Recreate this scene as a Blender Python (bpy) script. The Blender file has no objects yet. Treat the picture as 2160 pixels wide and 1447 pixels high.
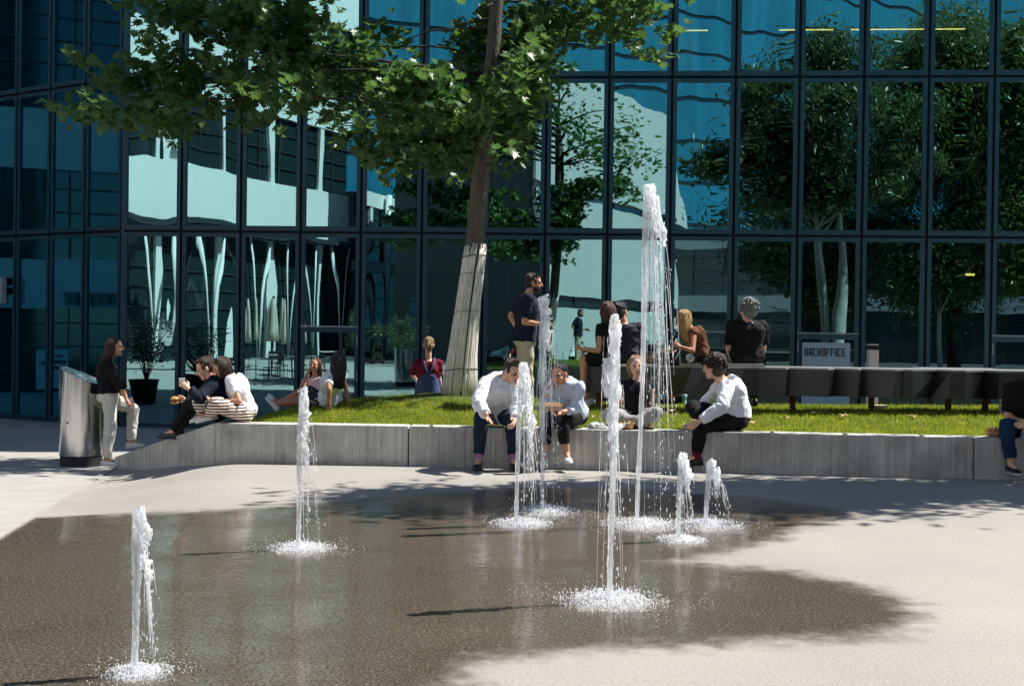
import bpy, bmesh, math, random
import numpy as np
from mathutils import Vector, Matrix, noise
random.seed(7); NP = np.random.default_rng(11)
S = bpy.context.scene; COL = S.collection
R = math.radians
def V(*a): return Vector(a[0]) if len(a) == 1 else Vector(a)

# ------------------------------------------------------------------ camera (photo measured in 2160 x 1447)
F = 2600.0; CH = 1.43
PITCH = math.atan(23.5/F); ROLL = R(0.8)
fw = V(0, math.cos(PITCH), -math.sin(PITCH)); r0 = V(1, 0, 0); u0 = V(0, math.sin(PITCH), math.cos(PITCH))
cr = r0*math.cos(ROLL)+u0*math.sin(ROLL); cu = -r0*math.sin(ROLL)+u0*math.cos(ROLL)
CAM = V(0, 0, CH)
cd = bpy.data.cameras.new('camera'); cam = bpy.data.objects.new('camera', cd); COL.objects.link(cam)
cd.sensor_width = 36; cd.lens = 36*F/2160; cd.clip_end = 600; cd.clip_start = 0.1
m = Matrix((cr, cu, -fw)).transposed().to_4x4(); m.translation = CAM
cam.matrix_world = m; S.camera = cam
def ray(x, y): return fw+cr*((x-1080)/F)-cu*((y-723.5)/F)
def P(x, y, d):                       # world point seen at photo pixel x,y at depth d metres
    q = ray(x, y); return CAM+q*(d/q.y)
def PZ(x, y, z):                      # world point seen at x,y on height z
    q = ray(x, y); return CAM+q*((z-CH)/q.z)

# ------------------------------------------------------------------ materials
MATS = {}
def nodes(name):
    m = bpy.data.materials.new(name); m.use_nodes = True
    nt = m.node_tree; b = nt.nodes['Principled BSDF']; return m, nt, b
def N(nt, t, **kw):
    n = nt.nodes.new(t)
    for k, v in kw.items():
        if k in n.inputs: n.inputs[k].default_value = v
        else: setattr(n, k, v)
    return n
def c4(c): return (c[0], c[1], c[2], 1)
def srgb(r, g, b):
    f = lambda v: (v/255/12.92) if v/255 <= .04045 else ((v/255+.055)/1.055)**2.4
    return (f(r), f(g), f(b))
def mat(name, col, rough=.6, metal=0, spec=.5, var=.0, vscale=6, bump=0, bscale=20, stretch=(1, 1, 1), sheen=0, col2=None):
    if name in MATS: return MATS[name]
    m, nt, b = nodes(name); L = nt.links.new
    b.inputs['Base Color'].default_value = c4(col); b.inputs['Roughness'].default_value = rough
    b.inputs['Metallic'].default_value = metal; b.inputs['Specular IOR Level'].default_value = spec
    if sheen: b.inputs['Sheen Weight'].default_value = sheen
    if var or bump or col2:
        tc = N(nt, 'ShaderNodeTexCoord'); mp = N(nt, 'ShaderNodeMapping'); mp.inputs['Scale'].default_value = stretch
        L(tc.outputs['Object'], mp.inputs['Vector'])
    if var or col2:
        t = N(nt, 'ShaderNodeTexNoise', Scale=vscale, Detail=5, Roughness=.65); L(mp.outputs[0], t.inputs['Vector'])
        r = N(nt, 'ShaderNodeValToRGB'); r.color_ramp.elements[0].position = .3; r.color_ramp.elements[1].position = .7
        if col2: a, z = col, col2
        else: a = tuple(v*(1-var) for v in col); z = tuple(min(1, v*(1+var)) for v in col)
        r.color_ramp.elements[0].color = c4(a); r.color_ramp.elements[1].color = c4(z)
        L(t.outputs['Fac'], r.inputs[0]); L(r.outputs[0], b.inputs['Base Color'])
    if bump:
        t = N(nt, 'ShaderNodeTexNoise', Scale=bscale, Detail=4, Roughness=.6); L(mp.outputs[0], t.inputs['Vector'])
        bp = N(nt, 'ShaderNodeBump', Strength=bump, Distance=.02); L(t.outputs['Fac'], bp.inputs['Height']); L(bp.outputs[0], b.inputs['Normal'])
    MATS[name] = m; return m
def cloth(name, rgb, var=.12, rough=.85, bump=.55, bscale=9):
    return mat(name, srgb(*rgb), rough, 0, .25, var, 5, bump, bscale, (1.3, 1.3, .7))

# ------------------------------------------------------------------ mesh builder
class MB:
    def __init__(s): s.v = []; s.f = []; s.m = []; s.mi = 0
    def add(s, vs, fs):
        o = len(s.v); s.v += [tuple(v) for v in vs]; s.f += [tuple(i+o for i in f) for f in fs]; s.m += [s.mi]*len(fs)
    def join(s, o, mi=None):
        k = len(s.v); s.v += o.v; s.f += [tuple(i+k for i in f) for f in o.f]; s.m += (o.m if mi is None else [mi]*len(o.f))
    def hexa(s, p):                   # 8 points: bottom loop 0-3, top loop 4-7
        s.add(p, [(0, 3, 2, 1), (4, 5, 6, 7), (0, 1, 5, 4), (1, 2, 6, 5), (2, 3, 7, 6), (3, 0, 4, 7)])
    def box(s, a, b):
        (x0, y0, z0), (x1, y1, z1) = a, b
        s.hexa([(x0, y0, z0), (x1, y0, z0), (x1, y1, z0), (x0, y1, z0), (x0, y0, z1), (x1, y0, z1), (x1, y1, z1), (x0, y1, z1)])
    def obox(s, c, ax, ay, az):       # centre and three half-axis vectors
        c, ax, ay, az = V(c), V(ax), V(ay), V(az)
        s.hexa([c-ax-ay-az, c+ax-ay-az, c+ax+ay-az, c-ax+ay-az, c-ax-ay+az, c+ax-ay+az, c+ax+ay+az, c-ax+ay+az])
    def rings(s, rs, cap=True):
        n = len(rs[0]); vs = [p for r in rs for p in r]; fs = []
        for i in range(len(rs)-1):
            for j in range(n):
                k = (j+1) % n; fs.append((i*n+j, i*n+k, (i+1)*n+k, (i+1)*n+j))
        if cap: fs.append(tuple(range(n-1, -1, -1))); fs.append(tuple((len(rs)-1)*n+j for j in range(n)))
        s.add(vs, fs)
    def tube(s, pts, rad, n=8, cap=True, rnd=False):
        pts = [V(p) for p in pts]; k = len(pts)
        if not hasattr(rad, '__len__'): rad = [rad]*k
        rs = []; prev = None
        for i, p in enumerate(pts):
            t = (pts[min(i+1, k-1)]-pts[max(i-1, 0)])
            if t.length < 1e-9: t = V(0, 0, 1)
            t.normalize()
            if prev is None:
                a = V(1, 0, 0) if abs(t.x) < .8 else V(0, 1, 0)
            else: a = prev
            x = (a-t*a.dot(t)); x.normalize(); y = t.cross(x); prev = x
            rs.append([p+(x*math.cos(6.28318*j/n)+y*math.sin(6.28318*j/n))*rad[i] for j in range(n)])
        s.rings(rs, cap)
    def capsule(s, a, b, ra, rb, n=10):
        a, b = V(a), V(b); t = b-a
        if t.length < 1e-6: t = V(0, 0, 1e-4)
        t = t.normalized()
        pts = [a-t*ra*c for c in (.98, .7, .38)]; rd = [ra*.2, ra*.71, ra*.92]
        pts += [a, a.lerp(b, .5), b]; rd += [ra, (ra+rb)/2, rb]
        pts += [b+t*rb*c for c in (.38, .7, .98)]; rd += [rb*.92, rb*.71, rb*.2]
        s.tube(pts, rd, n)
    def ell(s, c, r, X=None, Y=None, Z=None, nu=12, nv=8):
        c = V(c); X = V(X) if X else V(1, 0, 0); Y = V(Y) if Y else V(0, 1, 0); Z = V(Z) if Z else V(0, 0, 1)
        rs = []
        for i in range(nv+1):
            th = math.pi*(.03+.94*i/nv)
            rs.append([c+X*(r[0]*math.sin(th)*math.cos(6.28318*j/nu))+Y*(r[1]*math.sin(th)*math.sin(6.28318*j/nu))-Z*(r[2]*math.cos(th)) for j in range(nu)])
        s.rings(rs)
    def lathe(s, prof, c=(0, 0, 0), n=24):
        c = V(c); s.rings([[c+V(r*math.cos(6.28318*j/n), r*math.sin(6.28318*j/n), z) for j in range(n)] for r, z in prof])
def mesh_np(name, v, f, smooth=False):
    me = bpy.data.meshes.new(name); v = np.asarray(v, np.float32); f = np.asarray(f, np.int32); k = f.shape[1]
    me.vertices.add(len(v)); me.vertices.foreach_set('co', v.ravel())
    me.loops.add(f.size); me.loops.foreach_set('vertex_index', f.ravel())
    me.polygons.add(len(f)); me.polygons.foreach_set('loop_start', np.arange(0, f.size, k, dtype=np.int32)); me.polygons.foreach_set('loop_total', np.full(len(f), k, np.int32))
    me.update(calc_edges=True); me.validate()
    if smooth: me.polygons.foreach_set('use_smooth', np.ones(len(f), bool))
    return me
ORG = {}
def link(name, me, mats, parent=None, org=None, kind=None):
    """link a mesh built in world coordinates; org = world position of the thing's base"""
    if parent is not None: org = ORG[parent]
    org = V(org) if org is not None else V(0, 0, 0)
    me.transform(Matrix.Translation(-org))
    for mm in (mats if isinstance(mats, (list, tuple)) else [mats]): me.materials.append(mm)
    o = bpy.data.objects.new(name, me); COL.objects.link(o)
    if parent is not None: o.parent = parent
    else: o.location = org
    ORG[o] = org
    if kind: o['kind'] = kind
    return o
def build(mb, name, mats, parent=None, org=None, smooth=False, kind=None, label=None):
    me = bpy.data.meshes.new(name); me.from_pydata(mb.v, [], mb.f)
    if any(mb.m): me.polygons.foreach_set('material_index', mb.m)
    if smooth: me.polygons.foreach_set('use_smooth', [True]*len(mb.f))
    me.update()
    o = link(name, me, mats, parent, org, kind)
    if label: o['label'] = label
    return o
def tag(o, label, cat, group=None, kind=None):
    o['label'] = label; o['category'] = cat
    if group: o['group'] = group
    if kind: o['kind'] = kind
    return o
def thing(name, org, label, cat, group=None):
    o = bpy.data.objects.new(name, None); COL.objects.link(o); o.location = org; o.empty_display_size = .2
    ORG[o] = V(org); return tag(o, label, cat, group)
def remesh(mb, vox, sm=4, fac=.5):
    me = bpy.data.meshes.new('t'); me.from_pydata(mb.v, [], mb.f); me.update()
    o = bpy.data.objects.new('t', me); COL.objects.link(o)
    md = o.modifiers.new('r', 'REMESH'); md.mode = 'VOXEL'; md.voxel_size = vox; md.adaptivity = 0
    if sm: s2 = o.modifiers.new('s', 'SMOOTH'); s2.factor = fac; s2.iterations = sm
    dg = bpy.context.evaluated_depsgraph_get(); dg.update()
    e = bpy.data.meshes.new_from_object(o.evaluated_get(dg))
    out = MB(); out.v = [tuple(v.co) for v in e.vertices]; out.f = [tuple(p.vertices) for p in e.polygons]; out.m = [0]*len(out.f); out.n = [tuple(v.normal) for v in e.vertices]
    bpy.data.objects.remove(o); bpy.data.meshes.remove(me); bpy.data.meshes.remove(e)
    return out
def smooth01(t): t = max(0, min(1, t)); return t*t*(3-2*t)
def crease(sg, seed, amp, dirv):
    """cloth folds: ridges running along dirv plus small wrinkles, pushed along the surface normal"""
    d = V(dirv).normalized() if V(dirv).length > 1e-6 else V(0, 0, 1)
    for i, v in enumerate(sg.v):
        p = V(v); a = p.dot(d); p2 = (p-d*a)*11+d*(a*3.2)+V(seed, 0, 0); w = V(noise.noise(p*6), noise.noise(p*6+V(9, 0, 0)), 0)*.9
        r = (1-abs(noise.noise(p2+w)))**5*amp-abs(noise.noise((p-d*a*.6)*24+w))*amp*.55+noise.noise(p*9)*amp*.5; n = sg.n[i]; sg.v[i] = (v[0]+n[0]*r, v[1]+n[1]*r, v[2]+n[2]*r)
def pw(x, xs, ys): return float(np.interp(x, xs, ys))
# ------------------------------------------------------------------ people
SK = {}
def skin(t):
    if t in SK: return SK[t]
    rgb = {'fair': (226, 178, 152), 'mid': (205, 150, 120), 'tan': (178, 122, 92)}[t]
    m = mat('skin_'+t, srgb(*rgb), .5, 0, .4, .1, 14, .05, 60)
    b = m.node_tree.nodes['Principled BSDF']; b.inputs['Subsurface Weight'].default_value = .12; b.inputs['Subsurface Radius'].default_value = (.012, .005, .003)
    SK[t] = m; return m
M_EYE = mat('eye_dark', (.02, .014, .01), .25); M_WHITE = mat('eye_white', (.55, .52, .5), .3); M_LIP = mat('lips', srgb(176, 96, 88), .45)
def hairmat(name, c1, c2):
    m = mat(name, srgb(*c1), .38, 0, .6, 0, 30, .9, 70, (3, 3, .35), 0, srgb(*c2)); return m
HM = {'black': hairmat('hair_black', (16, 13, 13), (38, 28, 25)), 'brown': hairmat('hair_brown', (38, 24, 17), (78, 50, 34)),
      'chestnut': hairmat('hair_chestnut', (52, 32, 22), (112, 74, 48)), 'blond': hairmat('hair_blond', (150, 105, 52), (226, 184, 118)),
      'darkblond': hairmat('hair_dark_blond', (118, 88, 58), (196, 160, 112)), 'grey': hairmat('hair_grey', (70, 68, 68), (168, 166, 166))}
def perp(v, ref): v = v-ref*v.dot(ref); return v.normalized() if v.length > 1e-6 else V(1, 0, 0)

class Fig: pass
def limb_solve(prev, px, L):
    x, y, s = px; q = ray(x, y)
    if s == 0: return P(x, y, prev.y)
    a = q.dot(q); o = CAM-prev; b = 2*q.dot(o); c = o.dot(o)-L*L; D = b*b-4*a*c
    if D < 0: t = -b/(2*a); return CAM+q*t
    t = (-b+(1 if s > 0 else -1)*math.sqrt(D))/(2*a); return CAM+q*t
def torso_rings(pel, neck, back, hunch, prof, left_p, left_n, k, infl=0, n=18):
    ctrl = (pel+neck)/2+back*hunch; rs = []
    for t, rx, ry, off in prof:
        p = pel*(1-t)**2+ctrl*2*t*(1-t)+neck*t*t if t >= 0 else pel+(pel-ctrl)*(-2*t)*.5*2*.5
        tan = ((ctrl-pel)*(1-max(0, t))+(neck-ctrl)*max(0, t)).normalized()
        if t < 0: p = pel+tan*((neck-pel).length*t)
        l = perp(left_p.lerp(left_n, max(0, min(1, t))), tan); f = l.cross(tan)
        p = p+f*off*k; A, B = rx*k+infl, ry*k+infl
        ring = []
        for j in range(n):
            a = 6.28318*j/n; ca, sa = math.cos(a), math.sin(a); e = .82
            ring.append(p+l*(A*math.copysign(abs(ca)**e, ca))+f*(B*math.copysign(abs(sa)**e, sa)))
        rs.append(ring)
    return rs
PROF = {'m': [(-.13, .10, .085, 0), (-.06, .158, .112, -.008), (.05, .166, .118, -.008), (.2, .156, .108, 0), (.38, .146, .102, .006), (.6, .165, .116, .004), (.78, .172, .112, -.004), (.9, .14, .09, -.008), (.98, .075, .07, -.004)],
        'f': [(-.13, .10, .09, 0), (-.06, .162, .118, -.01), (.05, .165, .12, -.012), (.2, .142, .1, 0), (.38, .122, .088, .004), (.6, .14, .104, .004), (.78, .148, .1, -.002), (.9, .12, .08, -.008), (.98, .062, .06, -.004)]}
def head_parts(c, look, up, k, sk, sex, beard=None, glasses=False):
    f = look.normalized(); l = perp(up.cross(f), f); u = f.cross(l)
    q = lambda x, y, z: c+(l*x+f*y+u*z)*k
    g = MB()
    g.ell(q(0, -.012, .034), (.076*k, .096*k, .084*k), l, f, u, 16, 12)
    g.ell(q(0, .026, -.03), (.06*k, .064*k, .08*k), l, f, u, 14, 10)
    g.ell(q(0, .062, -.088), (.028*k, .026*k, .022*k), l, f, u)
    g.capsule(q(-.04, .072, .028), q(.04, .072, .028), .016*k, .016*k)
    g.capsule(q(0, .09, .018), q(0, .108, -.018), .009*k, .014*k)
    for s in (-1, 1):
        g.ell(q(.046*s, .062, -.022), (.02*k, .02*k, .022*k), l, f, u)
        g.ell(q(.077*s, -.008, -.004), (.011*k, .021*k, .032*k), l, f, u)
    h = remesh(g, .006*k+.001, 3)
    h.mi = 1
    for s in (-1, 1): h.ell(q(.031*s, .079, .006), (.013*k, .008*k, .0075*k), l, f, u, 10, 6)
    h.mi = 2
    for s in (-1, 1):
        h.ell(q(.03*s, .085, .006), (.0068*k, .005*k, .007*k), l, f, u, 8, 6)
        h.tube([q(.015*s, .089, .024), q(.032*s, .087, .031), q(.05*s, .076, .026)], [.004*k, .005*k, .003*k], 6)
        h.tube([q(.017*s, .085, .013), q(.031*s, .088, .0155), q(.045*s, .079, .011)], .0022*k, 5)
    h.mi = 3
    h.ell(q(0, .086, -.052), (.023*k, .011*k, .006*k), l, f, u, 12, 6); h.ell(q(0, .084, -.062), (.019*k, .012*k, .006*k), l, f, u, 12, 6)
    return h, q, l, f, u
def make_hair(q, l, f, u, k, kind, length=.3, down=None, seed=1, pull=None):
    rnd = random.Random(seed); g = MB(); down = down or V(0, 0, -1)
    vol = {'short': 1.0, 'buzz': .95, 'curly': 1.2, 'long': 1.03, 'bob': 1.04, 'tied': 1.02, 'pony': .985}[kind]
    g.ell(q(0, -.03, .052), (.082*k*vol, .094*k*vol, .082*k*vol), l, f, u, 18, 12)
    g.ell(q(0, -.05, .0), (.078*k*vol, .068*k*vol, .085*k*vol), l, f, u, 16, 10)
    if kind in ('short',):
        for i in range(110):
            a = rnd.uniform(0, 6.28); r = rnd.uniform(0, .06); x = r*math.cos(a)*1.1; y = r*math.sin(a)*1.3-.005
            b = q(x, y, .115-abs(x)*.3-abs(y)*.25); g.capsule(b, b+(f*.03*rnd.uniform(.1, 1.2)+u*.02*rnd.uniform(.3, 1.2)+l*rnd.uniform(-.02, .02))*k, .009*k, .003*k, 5)
        for s in (-1, 1): g.ell(q(.072*s, .012, .03), (.012*k, .026*k, .038*k), l, f, u)
    if kind == 'curly':
        for i in range(190):
            th = rnd.uniform(0, 6.28); ph = rnd.uniform(-.5, 1.5)
            x = .1*math.cos(ph)*math.cos(th); y = -.026+.112*math.cos(ph)*math.sin(th); z = .05+.1*math.sin(ph)
            if y > .03 and z < .065: continue
            p = q(x, y, z); r = rnd.uniform(.013, .022)*k
            d = V(rnd.uniform(-1, 1), rnd.uniform(-1, 1), rnd.uniform(-1, .3))*.02*k
            g.tube([p, p+d, p+d*1.2+V(rnd.uniform(-1, 1), rnd.uniform(-1, 1), -1)*.015*k], [r, r*.85, r*.35], 6)
    if kind in ('long', 'bob'):
        nl = 120 if kind == 'long' else 90
        for i in range(nl):
            a = (i+.5)/nl; ang = R(-118+236*a)+rnd.uniform(-.05, .05)          # 0 = back of the head
            x = .088*math.sin(ang); y = -.03-.09*math.cos(ang)
            for lay in range(2):
                sc = 1-.12*lay
                jt = rnd.uniform(.94, 1.07); p0 = q(x*.45, y*.4-.004, .128); p1 = q(x*.98*sc*jt, y*sc*jt, .05+rnd.uniform(-.01, .01)); Ln = length*rnd.uniform(.86, 1.06)
                p2 = p1+(l*math.copysign(.012, x)*abs(math.sin(ang))-f*.01)*k+down*Ln*.35
                p3 = p1+(-l*x*.15-f*.012)*k+down*Ln*.7+V(rnd.uniform(-1, 1), rnd.uniform(-1, 1), 0)*.012
                p4 = p1+(-l*x*.3-f*.008)*k+down*Ln+V(rnd.uniform(-1, 1), rnd.uniform(-1, 1), 0)*.02
                if pull: p3 += pull*.5; p4 += pull
                g.tube([p0, p1, p2, p3, p4], [.007*k, .0105*k*rnd.uniform(.7, 1.15), .0095*k, .008*k, .002*k], 5)
    if kind in ('tied', 'pony'):
        if kind == 'tied': g.ell(q(0, -.125, .02), (.036*k, .03*k, .036*k), l, f, u)
        else:
            b = q(0, -.125, .045)
            for i in range(22):
                o = V(rnd.uniform(-1, 1), rnd.uniform(-1, 1), 0)*.016
                e = b-f*.03*k+down*length*rnd.uniform(.8, 1.05)+o*1.4+(pull or V(0, 0, 0))
                g.tube([q(0, -.1, .055), b-f*.012*k+o*.6, b.lerp(e, .5)-f*.018*k+o, e], [.012, .014, .012, .003], 6)
    return g
def hand(wr, d, pn, k, curl, side, sp=.0):
    """five fingered hand. d: direction, pn: palm normal, side: +1/-1 thumb side along d x pn"""
    d = d.normalized(); pn = perp(pn, d); x = d.cross(pn)*side; g = MB()
    g.ell(wr+d*.045*k, (.036*k, .05*k, .0155*k), x, d, pn, 10, 8)
    g.capsule(wr-d*.012*k, wr+d*.03*k, .024*k, .024*k, 8)
    for i, (o, L) in enumerate(((.026, .072), (.009, .08), (-.009, .075), (-.026, .06))):
        b = wr+d*(.083-abs(o-.004)*.25)*k+x*o*k; c = curl*(1+.1*i)
        d1 = (d*math.cos(c*.6)+pn*math.sin(c*.6)+x*o*(2+sp)).normalized(); d2 = d*math.cos(c*1.35)+pn*math.sin(c*1.35); d3 = d*math.cos(c*1.9)+pn*math.sin(c*1.9)
        p1 = b+d1*L*.45*k; p2 = p1+d2*L*.32*k; p3 = p2+d3*L*.22*k
        g.tube([b-d*.012*k, b, p1, p2, p3, p3+d3*.004*k], [.0085*k, .0092*k, .0085*k, .008*k, .0068*k, .003*k], 7)
    b = wr+d*.025*k+x*.028*k; t1 = (d*.7+x*.75+pn*.25*(1+curl)).normalized(); t2 = (d*.95+x*.2+pn*.4*curl).normalized()
    g.tube([b-t1*.012*k, b, b+t1*.035*k, b+t1*.035*k+t2*.028*k, b+t1*.035*k+t2*.033*k], [.011*k, .012*k, .0105*k, .0085*k, .003*k], 7)
    return remesh(g, .0045, 2)
def shoe(mb, sole, ank, toe, k, w=.044):
    """ank: ankle joint, toe: unit direction; up from foot frame"""
    d = toe.normalized(); u = perp(V(0, 0, 1), d) if abs(d.z) < .9 else perp(V(0, -1, .2), d); l = u.cross(d)
    b = ank-u*.085*k
    rs = []; so = []
    for t, ww, h in ((-.075, .018, .05), (-.06, .03, .075), (-.02, .035, .085), (.03, .036, .078), (.08, .042, .056), (.13, .047, .045), (.165, .042, .036), (.188, .024, .026), (.195, .008, .015)):
        r = []; r2 = []
        for j in range(12):
            a = 6.28318*j/12; z = max(-.25, math.sin(a)); r.append(b+d*t*k+l*math.cos(a)*ww*k+u*(.012+h*.4+h*.6*z if z > 0 else .012+h*.4*(1+z*4*.99))*k)
            r2.append(b+d*t*1.03*k+l*math.cos(a)*(ww+.004)*k+u*(.009+.009*math.copysign(abs(math.sin(a))**.3, math.sin(a)))*k)
        rs.append(r); so.append(r2)
    mb.rings(rs); sole.rings(so)
def seg(g, a, b, ra, rb, n=14, flat_end=True):
    a, b = V(a), V(b)
    g.capsule(a, a.lerp(b, .3), ra, ra, n); pts = [a.lerp(b, t) for t in (0, .25, .5, .75, 1)]
    g.tube(pts, [ra+(rb-ra)*t for t in (0, .25, .5, .75, 1)], n)
def person(label, H, sex, pel, neck, head, face, look, arms, legs, sk='fair', hair=('short', 'brown', .1), top=None, bottom=None, shoes=None, hipface=None,
           hunch=0, sh=None, headup=None, beard=False, glasses=False, socks=None, watch=None, seed=3, pull=None, hands=None, stout=1.0, collar=None, bracelet=None, group='people resting round the fountain plaza', bodyhide=False):
    k = H/1.75; q = Fig()
    pelv = P(*pel); Ltor = .50*k; nk = limb_solve(pelv, neck, Ltor)
    Lt = (nk-pelv).length
    if not .8 < Lt/Ltor < 1.2: print('torso', label[:24], round(Lt/Ltor, 2))
    up = (nk-pelv).normalized(); face = perp(V(*face), up); left = up.cross(face)
    hf = perp(V(*hipface), up) if hipface else face; lefth = up.cross(hf)
    back = -face; hd = limb_solve(nk, head, .20*k)
    if (hd-nk).length > .26*k: hd = nk+(hd-nk).normalized()*.24*k
    sw = (.172 if sex == 'm' else .152)*k*(.5+.5*stout); hw = .088*k
    # ---- skeleton
    J = {}
    for sd, s in (('L', 1), ('R', -1)):
        shp = nk+left*sw*s-up*.055*k
        if sh and sd in sh: shp = limb_solve(nk, sh[sd], sw*1.05)
        hip = pelv+lefth*hw*s-up*.02*k
        J['s'+sd] = shp; J['h'+sd] = hip
        e = limb_solve(shp, arms[sd][0], .285*k); w = limb_solve(e, arms[sd][1], .25*k)
        for nm, a, b, L in (('uarm', shp, e, .285*k), ('farm', e, w, .25*k)):
            if not .7 < (a-b).length/L < 1.3: print(nm+sd, label[:24], round((a-b).length/L, 2))
        J['e'+sd] = e; J['w'+sd] = w
        kn = limb_solve(hip, legs[sd][0], .44*k); an = limb_solve(kn, legs[sd][1], .41*k)
        for nm, a, b, L in (('thigh', hip, kn, .44*k), ('shin', kn, an, .41*k)):
            if not .7 < (a-b).length/L < 1.3: print(nm+sd, label[:24], round((a-b).length/L, 2))
        J['k'+sd] = kn; J['a'+sd] = an
    prof = [(t, rx*stout, ry*stout, o) for t, rx, ry, o in PROF[sex]]
    g = MB()
    thin = [(t, rx*.95, ry*.95, o) for t, rx, ry, o in prof]
    g.rings(torso_rings(pelv, nk, back, hunch*k, thin, lefth, left, k))
    g.capsule(nk-up*.05*k, nk.lerp(hd, .75), .062*k if sex == 'm' else .052*k, .05*k if sex == 'm' else .044*k)
    sl = 1.0 if sex == 'm' else .86
    for sd in 'LR':
        s_, e, w, hp, kn, an = (J[c+sd] for c in ('s', 'e', 'w', 'h', 'k', 'a'))
        g.capsule(nk-up*.035*k, s_, .048*k, .05*k*sl); g.capsule(s_, e, .052*k*sl, .04*k*sl)
        m1 = e.lerp(w, .3); g.capsule(e, m1, .039*k*sl, .041*k*sl); g.capsule(m1, w, .041*k*sl, .027*k*sl)
        g.capsule(hp, kn, .078*k, .054*k); m2 = kn.lerp(an, .32); bk = perp((an-kn).cross(lefth), (an-kn).normalized())
        if bk.dot(face) > 0: bk = -bk
        g.capsule(kn, m2+bk*.012*k, .052*k, .054*k); g.capsule(m2+bk*.012*k, an, .054*k, .034*k)
        td = V(*legs[sd][2]).normalized(); g.capsule(an, an-V(0, 0, .035*k)+td*.1*k, .036*k, .026*k)
    body = remesh(g, .0105, 4)
    hm, hq, hl, hf_, hu = head_parts(hd, V(*look), V(*headup) if headup else V(0, 0, 1), k, sk, sex)
    body.join(hm)
    hands = hands or {}
    for sd, s in (('L', 1), ('R', -1)):
        e, w = J['e'+sd], J['w'+sd]; hs = hands.get(sd, {}); dr = V(*hs['dir']) if 'dir' in hs else (w-e).normalized()
        pn = V(*hs['palm']) if 'palm' in hs else -left*s+V(0, 0, -.3)
        body.join(hand(w+dr.normalized()*.01, dr, pn, k*(1 if sex == 'm' else .92), hs.get('curl', .7), -s, 0))
        J['g'+sd] = w+dr.normalized()*.085*k+perp(pn, dr.normalized())*.03*k
    base = V(pelv.x, pelv.y, min(J['aL'].z, J['aR'].z, pelv.z-.1)-.085*k)
    root = build(body, 'person', [skin(sk), M_WHITE, M_EYE, M_LIP], None, base, True); tag(root, label, 'person', group)
    # ---- hair
    hg = make_hair(hq, hl, hf_, hu, k, hair[0], hair[2], None, seed, pull)
    if beard:
        bb = MB(); bb.ell(hq(0, .03, -.052), (.0605*k, .0625*k, .058*k), hl, hf_, hu, 14, 10); bb.ell(hq(0, .064, -.088), (.0295*k, .0275*k, .024*k), hl, hf_, hu)
        build(bb, 'beard', HM[hair[1]], root, smooth=True)
    build(hg, 'hair', HM[hair[1]], root, smooth=True)
    if glasses:
        gm = MB()
        for s in (-1, 1):
            gm.tube([hq(.031*s+.02*math.cos(a), .097, .006+.015*math.sin(a)) for a in np.linspace(0, 6.28, 13)], .002*k, 5)
            gm.tube([hq(.051*s, .095, .01), hq(.076*s, .05, .01), hq(.08*s, -.01, .008)], .002*k, 5)
        gm.tube([hq(-.011, .099, .01), hq(.011, .099, .01)], .002*k, 5)
        build(gm, 'glasses', mat('glasses_frame', (.02, .012, .01), .3), root)
    # ---- garments
    if top:
        mtop, slv, hem, loose = top          # slv 0 sleeveless, 0.5 = short, 1 = elbow, 2 = wrist
        g = MB(); pr = [(t, rx, ry, o) for t, rx, ry, o in prof if t > hem+.03 and t < .95]
        pr = [(hem, np.interp(hem, [a[0] for a in prof], [a[1] for a in prof]), np.interp(hem, [a[0] for a in prof], [a[2] for a in prof]), 0)]+pr+[(.955, .085*stout if sex == 'm' else .075, .078 if sex == 'm' else .07, -.004)]
        g.rings(torso_rings(pelv, nk, back, hunch*k, pr, lefth, left, k, .012+loose))
        if sex == 'f':
            ch = (pelv+nk)/2; c = pelv.lerp(nk, .66)+back*hunch*.7*k
            for s in (-1, 1): g.ell(c+left*.062*s*k+face*.088*k, (.058*k, .05*k, .055*k))
        for sd in 'LR':
            s_, e, w = J['s'+sd], J['e'+sd], J['w'+sd]
            g.capsule(nk-up*.04*k, s_, .052*k+loose*.4, .057*k*sl+loose*.5)
            if slv > 0:
                t = min(1, slv); seg(g, s_, s_.lerp(e, t), .06*k*sl+loose, (.06*(1-t)+.047*t)*k*sl+loose*1.2)
                if slv > 1:
                    t2 = slv-1; g.capsule(s_.lerp(e, .9), e, .048*k*sl+loose, .047*k*sl+loose); seg(g, e, e.lerp(w, t2*.98), .047*k*sl+loose, .036*k*sl+loose*.8)
                    c = e.lerp(w, t2*.98); dd = (w-e).normalized(); g.tube([c-dd*.03, c], .04*k*sl+loose*.8, 14)
        sg = remesh(g, .0105, 3)
        crease(sg, seed, .013, (nk-pelv)+left*.25*(1 if seed % 4 else -1))
        so = build(sg, 'shirt' if sex == 'm' else 'top', mtop, root, smooth=True)
        if collar:
            cg = MB()
            for s in (-1, 1):
                c0 = nk+up*.02*k-face*.055*k; c1 = nk+left*.062*s*k+up*.012*k; c2 = nk+face*.075*k+left*.02*s*k-up*.03*k; o2 = (left*s*.018-up*.032+face*.006)*k
                th = V(0, 0, .006)
                for a, b in ((c0, c1), (c1, c2)): cg.hexa([a, b, b+o2, a+o2, a+th, b+th, b+o2+th, a+o2+th])
            build(cg, 'collar', collar, so)
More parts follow.
